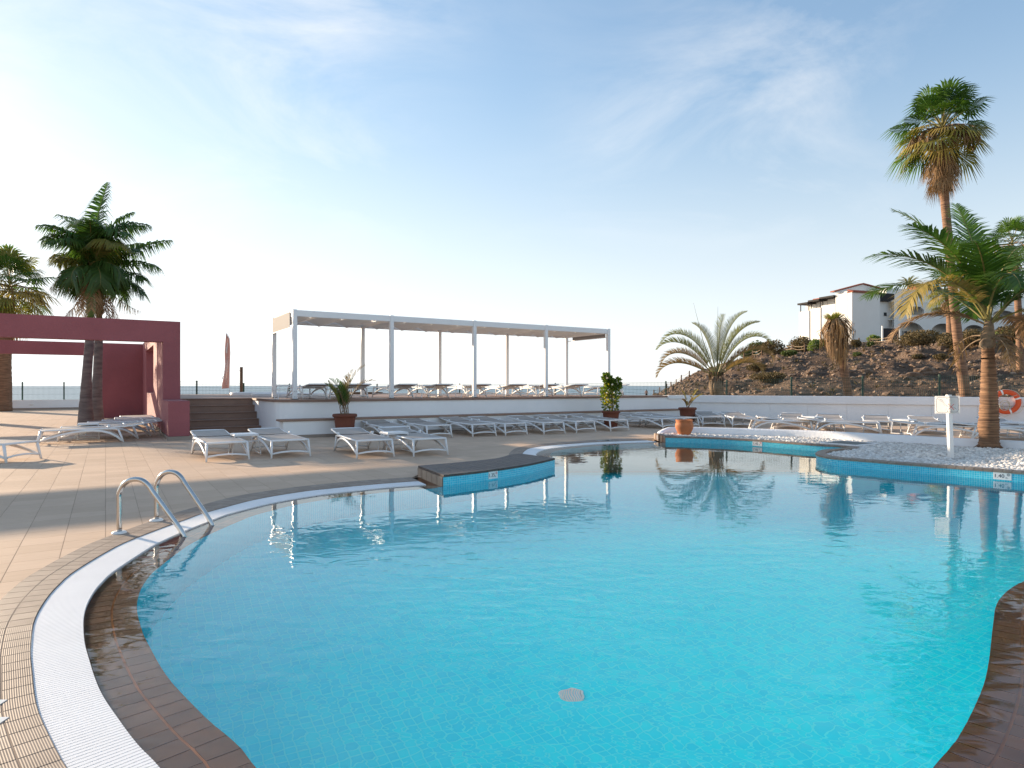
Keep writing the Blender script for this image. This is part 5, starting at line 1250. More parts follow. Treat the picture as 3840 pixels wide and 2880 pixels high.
    b = MB(); b.lathe([(.02, .0), (r * .52, 0), (r * .60, .02), (r * .82, h * .30), (r * .97, h * .50), (r * 1.0, h * .62), (r * .97, h * .74), (r * .88, h * .84), (r * .90, h * .86), (r * .92, h * .90), (r * .90, h * .93), (r * .95, h * .95), (r * .96, h * .985), (r * .92, h), (r * .80, h * .99), (r * .76, h * .86), (r * .8, h * .6), (.02, h * .3)], 36, p4); b.build('body', M['terracotta_orange'], t, smooth=True)
build_pots()

# ------------------------------------------------------------------ no diving sign, lifebuoy, deck markers, floor drain
def build_signs():
    base = g(3564, 1716, .10); d = base.y; t = thing('no_diving_sign', 'white no diving sign on a square post among the pebbles', 'sign', base)
    tz = zd(1480, d); b = MB(); b.box((base.x - .01, base.y, (tz + .08) / 2), (.062, 0, 0), (.0, .062, 0), (-.035, 0, tz - .08)); bevel(b.build('post', M['signwhite'], t), .004, 1)
    c = D(3552, 1517.5, d - .04); w, h = .385, .268; xd = Vector((1, .02, .012)).normalized(); yd = Vector((0, 0, 1)); nz = Vector((0, -1, 0))
    b = MB(); b.box(c, xd * w, (0, .008, 0), yd * h); pl = bevel(b.build('plate', M['signplate'], t), .003, 1)
    f = c + nz * .0052
    b = MB(); hw, hh, ct = w / 2 - .022, h / 2 - .02, .028
    pts = [(-hw + ct, hh), (hw - ct, hh), (hw - ct * .5, hh - ct * .5), (hw, hh - ct), (hw, -hh + ct), (hw - ct * .5, -hh + ct * .5), (hw - ct, -hh), (-hw + ct, -hh), (-hw + ct * .5, -hh + ct * .5), (-hw, -hh + ct), (-hw, hh - ct), (-hw + ct * .5, hh - ct * .5)]
    for a, e in zip(pts, pts[1:] + pts[:1]): b.bar(f + xd * a[0] + yd * a[1], f + xd * e[0] + yd * e[1], .004, .0006, up=tuple(nz))
    b.build('border', M['blue_print'], t)
    S = lambda u, v: f + xd * ((u - 767) / 5.027 / F * d) + yd * ((388 - v) / 5.027 / F * d)
    b = MB()
    for a, e in (((780, 370), (890, 485)), ((895, 375), (785, 480))): b.bar(S(*a), S(*e), .006, .0007, up=tuple(nz))
    b.build('red_cross', M['red'], t)
    b = MB()
    lines = [((575, 280), (620, 300)), ((620, 300), (640, 285)), ((640, 285), (680, 305)), ((680, 305), (690, 345)), ((690, 345), (650, 330)), ((650, 330), (615, 305)), ((690, 345), (735, 390)), ((735, 390), (765, 412)), ((680, 365), (720, 405)), ((720, 405), (765, 412)), ((765, 412), (745, 470)), ((745, 470), (730, 500)), ((765, 412), (830, 430)), ((830, 430), (880, 440)), ((880, 440), (950, 480)), ((890, 435), (950, 480)), ((640, 290), (655, 330)), ((660, 295), (672, 335))]
    for a, e in lines: b.bar(S(*a), S(*e), .0028, .0006, up=tuple(nz))
    b.build('diver_drawing', M['grey_print'], t)
    b = MB()
    for u, v in ((757, 272), (768, 508)): b.lathe([(.001, .003), (.006, .0025), (.007, 0)], 10, S(u, v), ax=Matrix(((1, 0, 0), (0, 0, -1), (0, 1, 0))))
    b.build('screw', M['rachisB'], t)
    # lifebuoy on the wall
    u = (3769 - 1920) / F; tw = (u * Q0.y - Q0.x) / (WDIR.x - u * WDIR.y); c = Q0 + WDIR * tw - WN * .12; c.z = zd(1507, c.y)
    t = thing('lifebuoy', 'orange lifebuoy with coiled rope hanging on the white wall', 'lifebuoy', c)
    R, r = .285, .068; b = MB(); n, k = 48, 12; vs = []
    for i in range(n):
        a = 2 * math.pi * i / n; e = WDIR * math.cos(a) + Z3 * math.sin(a)
        for j in range(k): q = 2 * math.pi * j / k; vs.append(c + e * (R + r * math.cos(q)) + WN * (r * .8 * math.sin(q)))
    b.add(vs, [(i * k + j, ((i + 1) % n) * k + j, ((i + 1) % n) * k + (j + 1) % k, i * k + (j + 1) % k) for i in range(n) for j in range(k)]); b.build('ring', M['orange'], t, smooth=True)
    for a0 in (20, 110, 200, 290):
        b = MB(); a = math.radians(a0); e = WDIR * math.cos(a) + Z3 * math.sin(a); tt = -WDIR * math.sin(a) + Z3 * math.cos(a); vs = []
        for sg in (-1, 1):
            for j in range(k): q = 2 * math.pi * j / k; vs.append(c + e * (R + (r + .004) * math.cos(q)) + WN * ((r * .8 + .004) * math.sin(q)) + tt * .022 * sg)
        b.add(vs, [(j, (j + 1) % k, k + (j + 1) % k, k + j) for j in range(k)]); b.build('strap', M['signwhite'], t)
    b = MB(); rnd = random.Random(3); pp = []
    for i in range(90): a = i * .42; rad = .10 + .035 * math.sin(i * .21); pp.append(c - WN * (.05 + .03 * math.sin(i)) + WDIR * (-.03 + rad * math.cos(a) + .01 * math.sin(i * .7)) + Z3 * (-.10 + rad * 1.15 * math.sin(a)))
    b.sweep(pp, .006, 5); b.sweep([c + WDIR * .24 + Z3 * .2 - WN * .07, c + WDIR * .02 + Z3 * .12 - WN * .06, c - Z3 * .02 - WN * .06], .006, 5)
    for a0, a1 in ((25, 105), (115, 195), (205, 285), (295, 375)):
        pp = []
        for i in range(9): f = i / 8; a = math.radians(a0 + (a1 - a0) * f); e = WDIR * math.cos(a) + Z3 * math.sin(a); pp.append(c + e * (R + r + .004 + .05 * math.sin(math.pi * f)) - WN * .01 - Z3 * .05 * math.sin(math.pi * f))
        b.sweep(pp, .006, 5)
    b.build('rope', M['rope'], t, smooth=True)
    b = MB(); b.bar(c + Z3 * .2 - WN * .02, c + Z3 * .2 + WN * .14, .03, .03); b.build('hook', M['steel'], t)
    # white plates set in the coping
    for px, py, w, h, lab, m in ((-58, 2650, .10, .09, 'white depth tile lying on the coping at the left edge, farther one', 'signwhite'), (-56, 2718, .10, .09, 'white depth tile lying on the coping at the left edge, nearer one', 'signwhite'), (2263, 1653, .28, .22, 'pale blue depth tile set in the far coping, left one', 'glasspale'), (2298, 1651.5, .3, .22, 'pale blue depth tile set in the far coping, right one', 'glasspale')):
        p = g(px, py); t = thing('depth_tile', lab, 'depth marker', p); b = MB(); b.box(p + Z3 * .0036, (w, 0, 0), (0, h, 0), (0, 0, .0024)); b.build('plate', M[m], t)
    # round drain grille on the pool floor
    c = Vector((.325, 3.55, -1.12)); t = thing('floor_drain', 'round white drain grille on the pool floor', 'drain', c)
    b = MB(); b.lathe([(.05, .002), (.055, .012), (.062, .012), (.066, .002)], 28, c); b.build('ring', M['signwhite'], t)
    for k in range(9):
        x = -.044 + .011 * k; l = math.sqrt(max(.0004, .053 ** 2 - x * x)); b = MB(); b.box(c + Vector((x, 0, .008)), (.008, 0, 0), (0, 2 * l, 0), (0, 0, .008)); b.build('bar', M['signwhite'], t)
build_signs()

# ------------------------------------------------------------------ hill with scrub, rope fence and white building
CX = [2300, 2430, 2470, 2540, 2600, 2640, 2700, 2760, 2830, 2900, 2970, 3060, 3150, 3250, 3350, 3450, 3600, 3840, 4300, 5200]
CY = [1560, 1488, 1473, 1441, 1408, 1394, 1373, 1352, 1334, 1321, 1310, 1302, 1297, 1287, 1279, 1272, 1266, 1258, 1248, 1240]
CD = [125, 118, 115, 110, 107, 105, 103, 101, 100, 99, 98, 97, 96, 95, 94, 93, 92, 90, 88, 85]
_h = np.random.default_rng(5); _ph = _h.uniform(0, 6.28, (24, 3)); _fr = np.array([(.05 * 1.55 ** (i // 3)) for i in range(24)])
_dir = _h.uniform(0, 6.28, 24)
def rough(x, y):
    v = 0
    for i in range(24): v = v + np.sin((x * np.cos(_dir[i]) + y * np.sin(_dir[i])) * _fr[i] * 6.28 + _ph[i, 0]) * .13 * (.05 / _fr[i]) ** .62
    return v
def hz(px, d):
    yc = np.interp(px, CX, CY); dc = np.interp(px, CX, CD); zc = H + (Y0 - yc) / F * dc
    d0 = 27.0; z0 = np.minimum(.1, zc - .5); f = np.clip((d - d0) / (dc - d0), 0, 1)
    prof = f ** .95 * .82 + .18 * np.sin(np.clip(f, 0, 1) * math.pi / 2)
    z = z0 + (zc - z0) * prof
    beyond = np.clip(d - dc, 0, None); pl = np.where(px > 2900, 1, np.clip((px - 2450) / 450, 0, 1))
    z = z + beyond * (.035 * pl - .12 * (1 - pl))
    x = (px - 1920) / F * d
    amp = np.clip(f * 6, 0, 1) * np.where(beyond > 0, .25, np.clip((1 - f) * 8, .15, 1)) * np.clip((zc - z0) / 5, .12, 1)
    return z + rough(x, d) * amp * 1.15
def on_hill(px, py):
    """point of the slope that shows at a picture point"""
    lo = None
    for d in np.linspace(30, 125, 380):
        z = float(hz(px, d)); y = Y0 - (z - H) * F / d
        if y <= py: return Vector(((px - 1920) / F * d, d, z))
    dc = float(np.interp(px, CX, CD)); return Vector(((px - 1920) / F * dc, dc, float(hz(px, dc))))
def ico_mass(name, P, S, rot, material, label, cat, kind='stuff', parent=None, jitter=.16, squash=None):
    ico = bmesh.new(); bmesh.ops.create_icosphere(ico, subdivisions=1, radius=1); iv = np.array([v.co[:] for v in ico.verts]); ifc = np.array([[v.index for v in f.verts] for f in ico.faces]); ico.free()
    n = len(P); rg = np.random.default_rng(8); v = iv[None] * S[:, None, :] * (1 + rg.normal(0, jitter, (n, 12, 1)))
    c, s_ = np.cos(rot)[:, None], np.sin(rot)[:, None]; x = v[..., 0] * c - v[..., 1] * s_ + P[:, 0:1]; y = v[..., 0] * s_ + v[..., 1] * c + P[:, 1:2]; z = v[..., 2] + P[:, 2:3]
    Q = np.stack([x, y, z], -1).reshape(-1, 3); FA = (ifc[None] + (np.arange(n) * 12)[:, None, None]).reshape(-1, 3)
    me = bpy.data.meshes.new(name); me.from_pydata(Q.tolist(), [], FA.tolist()); me.materials.append(material); o = bpy.data.objects.new(name, me); C.objects.link(o)
    tag(o, label, cat, kind=kind); return o
def build_hill():
    px = np.concatenate([np.linspace(2380, 3900, 330), np.linspace(3910, 5200, 60)]); d = np.concatenate([np.linspace(24, 120, 260), np.linspace(122, 190, 25)])
    PX, DD = np.meshgrid(px, d); Zh = hz(PX, DD); X = (PX - 1920) / F * DD
    vs = np.stack([X, DD, Zh], -1).reshape(-1, 3).tolist(); k = len(px)
    b = MB(); b.add(vs, [(j * k + i, j * k + i + 1, (j + 1) * k + i + 1, (j + 1) * k + i) for j in range(len(d) - 1) for i in range(k - 1)])
    tag(b.build('hill', M['hill'], smooth=True), 'bare brown stony hillside behind the white wall', kind='structure')
    rg = np.random.default_rng(12)
    for n, mm, lo, hi, nm, lab in ((9500, 'rock', .025, .22, 'hill_rocks', 'dark loose stones strewn over the hillside'), (6000, 'rock2', .025, .13, 'pale_stones', 'pale stones scattered over the hillside')):
        a = rg.uniform(2430, 3900, n); f = rg.uniform(0, 1, n) ** .8; dc = np.interp(a, CX, CD); dd = 30 + (dc - 30) * f; z = hz(a, dd); x = (a - 1920) / F * dd
        s = lo + (hi - lo) * rg.uniform(0, 1, n) ** 4.5; S = np.stack([s * rg.uniform(.8, 1.4, n), s * rg.uniform(.8, 1.3, n), s * rg.uniform(.5, .9, n)], 1) * (.6 + dd / 100)[:, None]
        ico_mass(nm, np.stack([x, dd, z + s * .2], 1), S, rg.uniform(0, 6.28, n), M[mm], lab, 'stones')
    # dry grass tufts
    tb = MB(); rt = random.Random(17)
    for _ in range(900):
        a = rt.uniform(2450, 3880); dcc = float(np.interp(a, CX, CD)); dd = 32 + (dcc - 31) * rt.random() ** .7; z = float(hz(a, dd)); x = (a - 1920) / F * dd; hh = rt.uniform(.12, .42) * (.5 + dd / 110)
        for q in range(9):
            an = rt.uniform(0, 6.28); v = Vector((math.cos(an), math.sin(an), 0)); w = Vector((-v.y, v.x, 0)) * hh * .12; p = Vector((x, dd, z - .03)) + v * hh * .2
            tb.add([p - w, p + w, p + v * hh * rt.uniform(.3, .9) + Z3 * hh * rt.uniform(.5, 1.0)], [(0, 1, 2)])
    tag(tb.build('dry_grass', M['bushB']), 'sparse dry grass tufts scattered over the hillside', 'grass', kind='stuff')
    # larger boulders are things of their own
    ROCKS = [(2870, 1449, .38), (3165, 1452, .5), (3420, 1420, .9), (3290, 1330, .5), (3540, 1310, .55), (3610, 1322, .5), (3390, 1300, .5), (2740, 1425, .45), (3050, 1400, .45), (3470, 1398, .8), (3680, 1390, .8), (3770, 1340, .7), (3800, 1400, .6), (3250, 1400, .5)]
    RL = ['beside a fence post left of centre', 'low behind the withered palm', 'under the dark ledge right of centre', 'on the upper slope right of the withered palm', 'near the crest left of the tall palm trunk', 'beside the tall palm trunk near the crest', 'under the crest by the rope fence end', 'near the spreading palm', 'on the middle slope between the two palms', 'in the dark ledge left of the tall trunk', 'between the two big palm trunks', 'high right of the coconut trunk', 'right of the coconut trunk, low', 'on the lower slope right of the withered palm']
    for (x, y, s), l in zip(ROCKS, RL):
        p = on_hill(x, y); bm = bmesh.new(); bmesh.ops.create_icosphere(bm, subdivisions=3, radius=s * .55 * (.6 + p.y / 110))
        for v in bm.verts: v.co = Vector((v.co.x * 1.5, v.co.y * 1.1, v.co.z * .75)) * (1 + .25 * math.sin(v.co.x * 7 + x) * math.cos(v.co.y * 9 + v.co.z * 6) + random.uniform(-.13, .13))
        me = bpy.data.meshes.new('boulder'); bm.to_mesh(me); bm.free(); me.materials.append(M['rock']); o = bpy.data.objects.new('boulder', me); C.objects.link(o); o.location = p; tag(o, 'brown boulder on the hillside ' + l, 'boulder', 'boulders on the hillside')
    # scrub bushes
    def bush(px, py, wpx, hpx, m, label, n=700, d=None):
        p = on_hill(px, py) if d is None else Vector(((px - 1920) / F * d, d, zd(py, d))); k = p.y / F; w, h = wpx * k / 2, hpx * k; rnd = random.Random(int(px * 7 + py))
        t = thing('scrub_bush', label, 'bush', p, group='scrub on the hill crest')
        b = MB(); s = .045 * p.y / 40
        nb = max(3, int(wpx / 22)); lob = [(rnd.uniform(-.6, .6) * w, rnd.uniform(-.5, .5) * w, rnd.uniform(.3, .62) * h, rnd.uniform(.42, .6)) for _ in range(nb)] + [(0, 0, .45 * h, .72)]
        for _ in range(n):
            cx, cy, cz, lr = rnd.choice(lob); v = Vector((rnd.gauss(0, 1), rnd.gauss(0, 1), rnd.gauss(0, 1))).normalized() * rnd.uniform(.65, 1.05)
            q = p + Vector((cx + v.x * w * lr, cy + v.y * w * lr, max(0, cz + v.z * h * lr * .75)))
            u = Vector((rnd.uniform(-1, 1), rnd.uniform(-1, 1), rnd.uniform(-1, 1))).normalized(); e = u.cross(Vector((rnd.uniform(-1, 1), rnd.uniform(-1, 1), rnd.uniform(-1, 1)))).normalized(); z = s * rnd.uniform(.6, 1.5)
            b.add([q - u * z, q + e * z * .7, q + u * z, q - e * z * .7], [(0, 1, 2, 3)])
        b.build('foliage', M[m], t)
        b = MB()
        for _ in range(6): b.sweep([p - Z3 * .1, p + Vector((rnd.uniform(-.6, .6) * w, rnd.uniform(-.5, .5) * w, rnd.uniform(.4, .7) * h))], [.03 * p.y / 60, .01], 4)
        b.build('stem', M['rachisB'], t)
    BU = [(2838, 1330, 70, 62, 'bushG', 'olive bush at the left end of the crest'), (2800, 1345, 60, 32, 'bushG', 'low green bush beside the spreading palm'), (2910, 1328, 78, 58, 'bushB', 'round brown bush left of the rope fence'), (3000, 1318, 100, 60, 'bushB', 'dark brown bush in front of the house wall'), (3055, 1316, 50, 46, 'bushL', 'bright green bush left of the withered palm'), (2960, 1336, 70, 24, 'bushG', 'low tuft beneath the rope fence'), (3210, 1298, 46, 28, 'bushB', 'small dry bush right of the withered palm'), (3090, 1300, 70, 30, 'bushB', 'dry bush behind the withered palm'), (3265, 1300, 36, 22, 'bushG', 'tiny olive tuft by the rope fence posts'), (3280, 1277, 40, 28, 'bushL', 'green agave like tuft before the plain tower'), (3465, 1294, 165, 60, 'bushB', 'wide brown bush below the arcades'), (3545, 1312, 70, 48, 'bushB', 'brown bush left of the tall palm trunk'), (3560, 1288, 90, 46, 'bushB', 'dry bush behind the tall palm trunk'), (3650, 1298, 100, 62, 'bushB', 'brown bush between the two trunks'), (3690, 1300, 70, 62, 'bushB', 'dark dry bush just left of the coconut sheath'), (3795, 1290, 110, 70, 'bushB', 'large dry bush right of the coconut palm'), (3840, 1312, 80, 66, 'bushG', 'olive bush at the right edge of the hill'), (3790, 1240, 110, 22, 'bushL', 'low clipped green hedge before the building'), (3210, 1336, 34, 14, 'bushG', 'small yellow tuft on the open slope'), (3530, 1350, 60, 24, 'bushB', 'sparse dry tuft low on the slope'), (3440, 1345, 50, 18, 'bushB', 'thin dry tuft in the middle of the slope'), (2880, 1436, 130, 40, 'bushB', 'wide thin dry scrub low on the slope'), (2840, 1392, 90, 30, 'bushB', 'thin grey scrub behind the spreading palm')]
    for a in BU: bush(a[0], a[1], a[2] * 1.1, a[3] * .95, a[4], a[5], n=int(350 + a[2] * a[3] * .4))
    # rope fence on the crest
    def rope_fence(pts, label, ropes=(.45, .8)):
        Q = [on_hill(x, y) for x, y in pts]; t = thing('rope_fence', label, 'fence', Q[0]); hs = .95
        for p in Q:
            b = MB(); b.sweep([p - Z3 * .2, p + Z3 * hs], .085, 7); b.build('post', M['woodpost'], t, smooth=True)
        for p, q in zip(Q, Q[1:]):
            b = MB()
            for r in ropes: b.sweep([p.lerp(q, f) + Z3 * (hs * r - .14 * math.sin(math.pi * f)) for f in (0, .2, .4, .6, .8, 1)], .022, 5)
            b.build('rope', M['ropefence'], t)
    rope_fence([(2790, 1352), (2823, 1344), (2857, 1335), (2892, 1328), (2930, 1321), (2972, 1322), (3018, 1322), (3070, 1310)], 'wooden post and rope fence left of the withered palm')
    rope_fence([(3175, 1306), (3221, 1297), (3264, 1292), (3347, 1287), (3367, 1282)], 'wooden post and rope fence right of the withered palm')
    rope_fence([(2452, 1482), (2474, 1470), (2501, 1455), (2516, 1450), (2536, 1441), (2555, 1430), (2585, 1415)], 'wooden post and rope fence running down the hill to the sea')
    # wire fence in front of the house
    ps = [on_hill(x, y) for x, y in ((2895, 1306), (2905, 1300), (2945, 1292), (2985, 1284), (3030, 1276))]
    l = [(Vector((p.x, p.y + 6, p.z)), p.z + 1.55) for p in ps]
    fence('mesh_fence', 'thin wire fence on the hill crest left of the house', l, (.3, .6, .95), M['greenmetal'], M['greenmetal'], l[0][0], .07, .35)
build_hill()

def build_house():
    D0 = 108.0; fdir = Vector((.94, .34, 0)).normalized(); bdir = Vector((-fdir.y, fdir.x, 0)); B0 = Vector(((3195 - 1920) / F * D0, D0, 0))
    t = thing('hillside_building', 'white stepped hotel building with red tiled roofs and arcades on the hill', 'building', Vector((B0.x, B0.y, zd(1262, D0))))
    def X(px, off=0.0):                              # local coordinate along the facade (plane set back by off) seen at px
        u = (px - 1920) / F; o = B0 + bdir * off; return (u * o.y - o.x) / (fdir.x - u * fdir.y)
    def Zp(px, py, off=0.0):
        o = B0 + bdir * off + fdir * X(px, off); return zd(py, o.y)
    gz = zd(1275, D0) - 2.5
    def blk(x0, x1, y0, y1, z0, z1, m='houseW', name='wall', par=None):
        b = MB(); b.box(B0 + fdir * (x0 + x1) / 2 + bdir * (y0 + y1) / 2 + Z3 * (z0 + z1) / 2, fdir * (x1 - x0), bdir * (y1 - y0), (0, 0, z1 - z0)); return b.build(name, M[m], par or t)
    # plain tower
    xt0, xt1 = 0.0, X(3300); zt = Zp(3250, 1099)
    blk(xt0, xt1, 0, .9, gz, zt)
    # gabled block behind it: only its end wall and gable show
    zg = Zp(3127, 1097, 3.0); za = Zp(3235, 1067, 3.0)
    blk(-.02, xt1 + .3, .902, 3.4, gz, zg - .02)
    pr = [(X(3125, 3.0), zg + .02), (X(3235, 3.0), za), (X(3312, 3.0), Zp(3312, 1087, 3.0))]; y0, y1 = 3.1, 3.6
    b = MB(); vs = [B0 + fdir * x + bdir * y + Z3 * z for y in (y0 - .1, y1) for x, z in pr]; b.add(vs, [(0, 1, 2), (3, 5, 4), (0, 3, 4, 1), (1, 4, 5, 2)]); b.build('gable', M['houseW'], t)
    rf = MB()
    for (xa, z_a), (xb, z_b) in zip(pr, pr[1:]):
        pa, pb = B0 + fdir * xa + Z3 * (z_a + .06), B0 + fdir * xb + Z3 * (z_b + .06)
        vs = [pa + bdir * (y0 - .3), pb + bdir * (y0 - .3), pb + bdir * (y1 + .1), pa + bdir * (y1 + .1)]
        rf.add(vs + [v + Z3 * .2 for v in vs], [(0, 1, 2, 3), (4, 7, 6, 5), (0, 4, 5, 1), (1, 5, 6, 2), (2, 6, 7, 3), (3, 7, 4, 0)])
    roof = rf.build('gable_roof', M['roof'], t)
    n = 26
    for i in range(n):
        x = xt0 - .1 + (xt1 - xt0 + .2) * (i + .5) / n; b = MB(); b.sweep([B0 + fdir * x + bdir * -.25 + Z3 * (zt + .06), B0 + fdir * x + bdir * .9 + Z3 * (zt + .48)], [.125, .115], 6, up=(0, 0, 1)); b.build('roof_tile', M['roof'], roof)
    blk(xt0 - .1, xt1 + .1, -.1, 1.0, zt, zt + .1, 'roof', 'eaves', roof)
    # wings stepping down along the sunny end wall, each with a dark terrace roof
    for k, (o0, o1, pxa, pyw, pyr) in enumerate(((3.4, 6.5, 3107, 1143, 1111), (6.5, 8.95, 3060, 1156, 1124), (8.95, 11.3, 3025, 1168, 1136))):
        x0 = -.15 * k - .05; zw = Zp(pxa, pyw, (o0 + o1) / 2); zr = Zp(pxa, pyr, (o0 + o1) / 2)
        blk(x0, 5, o0 + .01, o1, gz, zw); blk(x0 + 1.5, 5, o0 + .02, o1, zw, zr - .3, 'houseW', 'upper_wall')
        r = blk(x0 - .35, 5, o0 + .05, o1 + .1, zr - .3, zr, 'fabric_dark', 'terrace_roof')
        if k == 1: blk(x0 + .6, 4.6, o0 + .3, o1 - .1, zr + .002, zr + .3, 'roof', 'roof_tiles', r)
        for yy in (.15, (o1 - o0) - .25): blk(x0 + .1, x0 + .22, o0 + yy, o0 + yy + .12, zw + .001, zr - .302, 'fabric_dark', 'roof_post')
    # recess with dark awning, then the long wing with arcades
    xr = X(3347, 2.0)
    blk(xt1 + .01, xr, 2.2, 11, gz, Zp(3320, 1130, 2.2)); blk(xt1 + .05, xr - .02, 1.6, 4, Zp(3320, 1131, 2) + .02, Zp(3320, 1101, 2), 'fabric_dark', 'awning')
    w = blk(X(3314, 2.2), X(3324, 2.2), 2.12, 2.19, Zp(3320, 1185, 2.2), Zp(3320, 1172, 2.2), 'glassdark', 'window')
    xe = X(4300, 1.0); z1 = Zp(3400, 1130, 1); z2 = Zp(3400, 1075, 1); zm = Zp(3500, 1199, 1); zb = gz
    blk(xr, X(3465, 4), 3.2, 11, gz, z2); blk(X(3465, 4) + .01, xe, 3.6, 11, gz, Zp(3600, 1098, 3.6))
    wq = blk(X(3374, 3.2), X(3386, 3.2), 3.10, 3.19, Zp(3380, 1118, 3.2), Zp(3380, 1106, 3.2), 'houseW', 'window_frame'); blk(X(3376, 3.2), X(3384, 3.2), 3.05, 3.095, Zp(3380, 1117, 3.2), Zp(3380, 1107, 3.2), 'glasspale', 'window_pane', wq)
    blk(xr - .05, X(3455, 1), .8, 3.18, Zp(3400, 1148, 1), z1 + .05, 'houseW', 'parapet')
    # arcades: two storeys, wall with arched openings
    def arcade(xs, xw, za0, za1, nb, off, storey):
        for k in range(nb):
            x0 = xs + xw * k; x1 = x0 + xw; ow = xw * .80; cx = (x0 + x1) / 2; zs = za0 + .85 if storey else za0; oh = za1 - .4 - zs
            b = MB(); N_ = 14; pts = []
            for i in range(N_ + 1): a = math.pi * (1 - i / N_); pts.append((cx + ow / 2 * math.cos(a), zs + oh * .45 + oh * .55 * math.sin(a)))
            op = [(cx - ow / 2, zs)] + pts + [(cx + ow / 2, zs)]
            out = [(x0, za0), (x1, za0), (x1, za1), (x0, za1)]
            poly = [Vector((x, z, 0)) for x, z in out]; hole = [Vector((x, z, 0)) for x, z in op]
            tri = geometry.tessellate_polygon([poly, hole]); al = poly + hole
            P3 = lambda v, y: B0 + fdir * v.x + bdir * y + Z3 * v.y
            b.add([P3(v, off) for v in al], tri); b.add([P3(v, off + .35) for v in al], tri)
            hs = [P3(v, off) for v in hole]; hb = [P3(v, off + .35) for v in hole]; m = len(hs); b.add(hs + hb, [(i, (i + 1) % m, m + (i + 1) % m, m + i) for i in range(m)])
            ar = b.build('arcade_bay', M['houseW'], t)
            zq = zs - (.8 if storey else 0)
            f = blk(cx - ow * .38, cx + ow * .38, off + 1.9, off + 1.97, zq, zq + 2.1, 'houseW', 'window_frame')
            for s_ in (-1, 1): blk(cx + s_ * ow * .19 - ow * .16, cx + s_ * ow * .19 + ow * .16, off + 1.86, off + 1.895, zq + .12, zq + 2.0, 'glasspale' if (k + storey) % 3 else 'glassdark', 'window_pane', f)
    xs = X(3352, 1.0); bay = (X(3480, 1.0) - X(3352, 1.0)) * .98
    zl0 = Zp(3500, 1258, 1) - 1.2; zl1 = Zp(3500, 1203, 1); zu1 = Zp(3500, 1140, 1)
    arcade(xs, bay, zl0, zl1, 7, 1.0, 0); arcade(xs, bay, zl1 + .005, zu1, 7, 1.0, 1)
    blk(xs, xs + bay * 7, 1.36, 3.55, zl1 - .12, zl1 + .08, 'houseW', 'gallery_floor'); blk(xs, xs + bay * 7, 1.0, 3.58, zu1 + .006, zu1 + .3, 'houseW', 'gallery_roof')
    blk(xs - .3, xs + bay * 7, 3.58, 3.62, zl0, zl1 - .2, 'houseW', 'back_wall')
    rr = MB(); za_ = Zp(3480, 1075, 3); x0, x1 = X(3455, 3), X(3560, 3)
    vs = [B0 + fdir * x + bdir * y + Z3 * z for x in (x0, x1) for y, z in ((3.0, za_ - .6), (5.0, za_ + .55), (7, za_ - .6))]; rr.add(vs, [(0, 1, 4, 3), (1, 2, 5, 4), (0, 2, 1), (3, 4, 5)]); rr.build('pitched_roof', M['roof'], t)
    blk(x0 + .2, x1 - .2, 3.2, 6.8, Zp(3480, 1098, 3) - .5, za_ - .6, 'houseW', 'roof_wall')
    # palms beyond the roof
    d = 128; p = Vector(((3405 - 1920) / F * d, d, zd(1300, d))); pt = thing('date_palm', 'small date palm showing above the white building roof', 'palm tree', p); rnd = random.Random(31)
    c = D(3408, 1075, d); trunk([p, c], [.35, .3], M['trunk_wash'], pt, rstep=1.0)
    for k in range(22):
        b = MB(); frond(b, c, k * 137.5, 80 - 55 * (k / 22), 2.6, 55, 26, .5, 35, .9, .07, .2, .1, 1.6, .05, rnd=rnd); b.build('frond', [M['rachis'], M['tri']], pt)
    # dark hatch door in the slope below
    q = on_hill(3390, 1278); hb = thing('garden_gate', 'dark gate below the arcades of the white building', 'gate', Vector((q.x, q.y + 3, q.z)))
    b = MB(); c = Vector((q.x + .2, q.y + 3, zd(1254, q.y + 3))); b.box(c, (2.3, .6, 0), (0, .1, 0), (0, 0, 1.5)); b.build('leaf', M['fabric_dark'], hb)
    b = MB(); b.box(c + Vector((-1.3, -.35, .1)), (.16, 0, 0), (0, .16, 0), (0, 0, 1.9)); b.box(c + Vector((1.3, .35, .1)), (.16, 0, 0), (0, .16, 0), (0, 0, 1.9)); b.build('gate_post', M['houseW'], hb)
build_house()

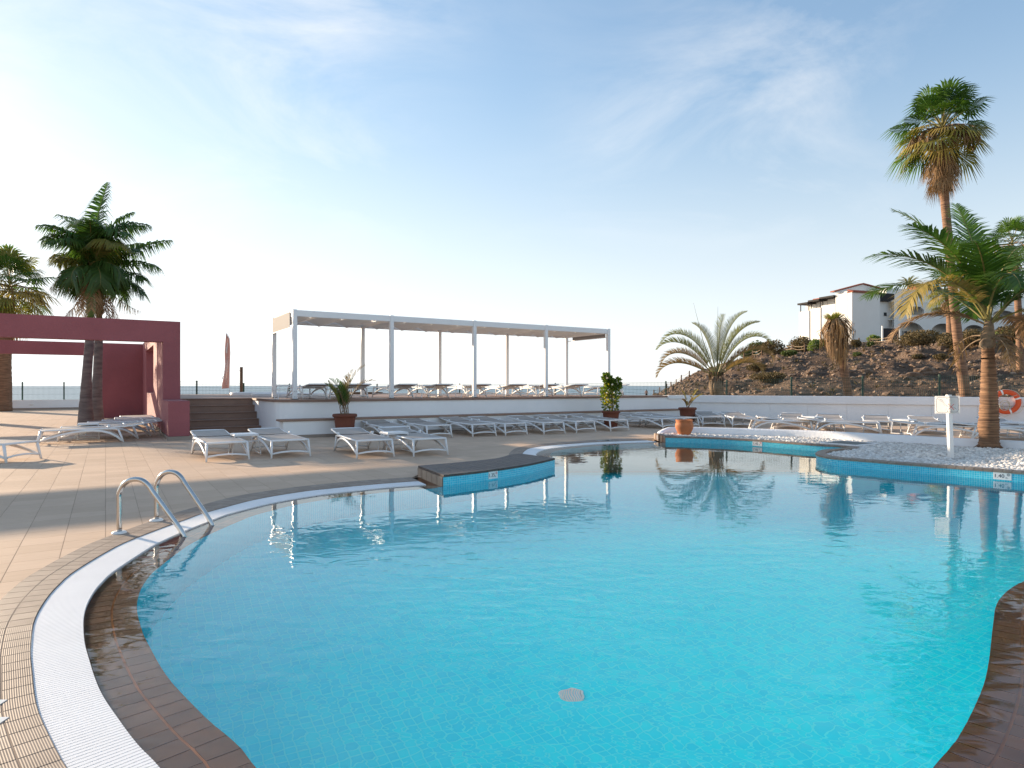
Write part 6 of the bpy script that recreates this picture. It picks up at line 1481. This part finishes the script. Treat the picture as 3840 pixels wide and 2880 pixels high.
# ------------------------------------------------------------------ person far down by the shore
def person():
    d = 118; cx = (2424 - 1920) / F * d; zt = zd(1461, d); k = 1.72; z0 = zt - k
    t = thing('person', 'bare chested person in dark shorts walking by the distant shore', 'person', (cx, d, z0))
    J = {'pel': (0, 0, .95), 'che': (0, .01, 1.30), 'nek': (0, .0, 1.48), 'hed': (0, -.01, 1.60), 'top': (0, -.01, 1.70), 'ls': (-.19, 0, 1.42), 'le': (-.25, .05, 1.14), 'lh': (-.24, -.06, .90), 'rs': (.19, 0, 1.42), 're': (.26, -.02, 1.15), 'rh': (.25, -.16, .96), 'lp': (-.10, 0, .90), 'lk': (-.11, -.08, .50), 'lf': (-.11, .02, .06), 'lt': (-.11, -.14, .03), 'rp': (.10, 0, .90), 'rk': (.11, .06, .50), 'rf': (.11, .24, .10), 'rt': (.11, .10, .04)}
    R = {'pel': .14, 'che': .16, 'nek': .06, 'hed': .10, 'top': .07, 'ls': .07, 'le': .048, 'lh': .04, 'rs': .07, 're': .048, 'rh': .04, 'lp': .10, 'lk': .06, 'lf': .045, 'lt': .035, 'rp': .10, 'rk': .06, 'rf': .045, 'rt': .035}
    E = [('pel', 'che'), ('che', 'nek'), ('nek', 'hed'), ('hed', 'top'), ('che', 'ls'), ('ls', 'le'), ('le', 'lh'), ('che', 'rs'), ('rs', 're'), ('re', 'rh'), ('pel', 'lp'), ('lp', 'lk'), ('lk', 'lf'), ('lf', 'lt'), ('pel', 'rp'), ('rp', 'rk'), ('rk', 'rf'), ('rf', 'rt')]
    ks = list(J); me = bpy.data.meshes.new('body'); me.from_pydata([J[q] for q in ks], [(ks.index(a), ks.index(b)) for a, b in E], []); me.materials.append(M['skin'])
    o = bpy.data.objects.new('body', me); C.objects.link(o); o.parent = t; bpy.context.view_layer.objects.active = o
    sk = o.modifiers.new('skin', 'SKIN'); sk.use_smooth_shade = True
    for i, q in enumerate(ks): me.skin_vertices[0].data[i].radius = (R[q], R[q])
    me.skin_vertices[0].data[0].use_root = True
    o.modifiers.new('sub', 'SUBSURF').levels = 1; o.modifiers['sub'].render_levels = 1
    b = MB(); b.lathe([(.155, .98), (.17, .88), (.12, .80)], 12); 
    for sx, y in ((-1, -.03), (1, .02)): b.sweep([(sx * .1, 0, .92), (sx * .11, y, .62)], [.115, .105], 10, up=(0, 1, 0))
    b.build('shorts', M['cloth_dark'], t, smooth=True, local=True)
    b = MB(); b.lathe([(.001, 1.745), (.06, 1.735), (.105, 1.67), (.11, 1.61), (.1, 1.58)], 12, (0, .015, 0)); b.build('hair', M['hair'], t, smooth=True, local=True)
person()
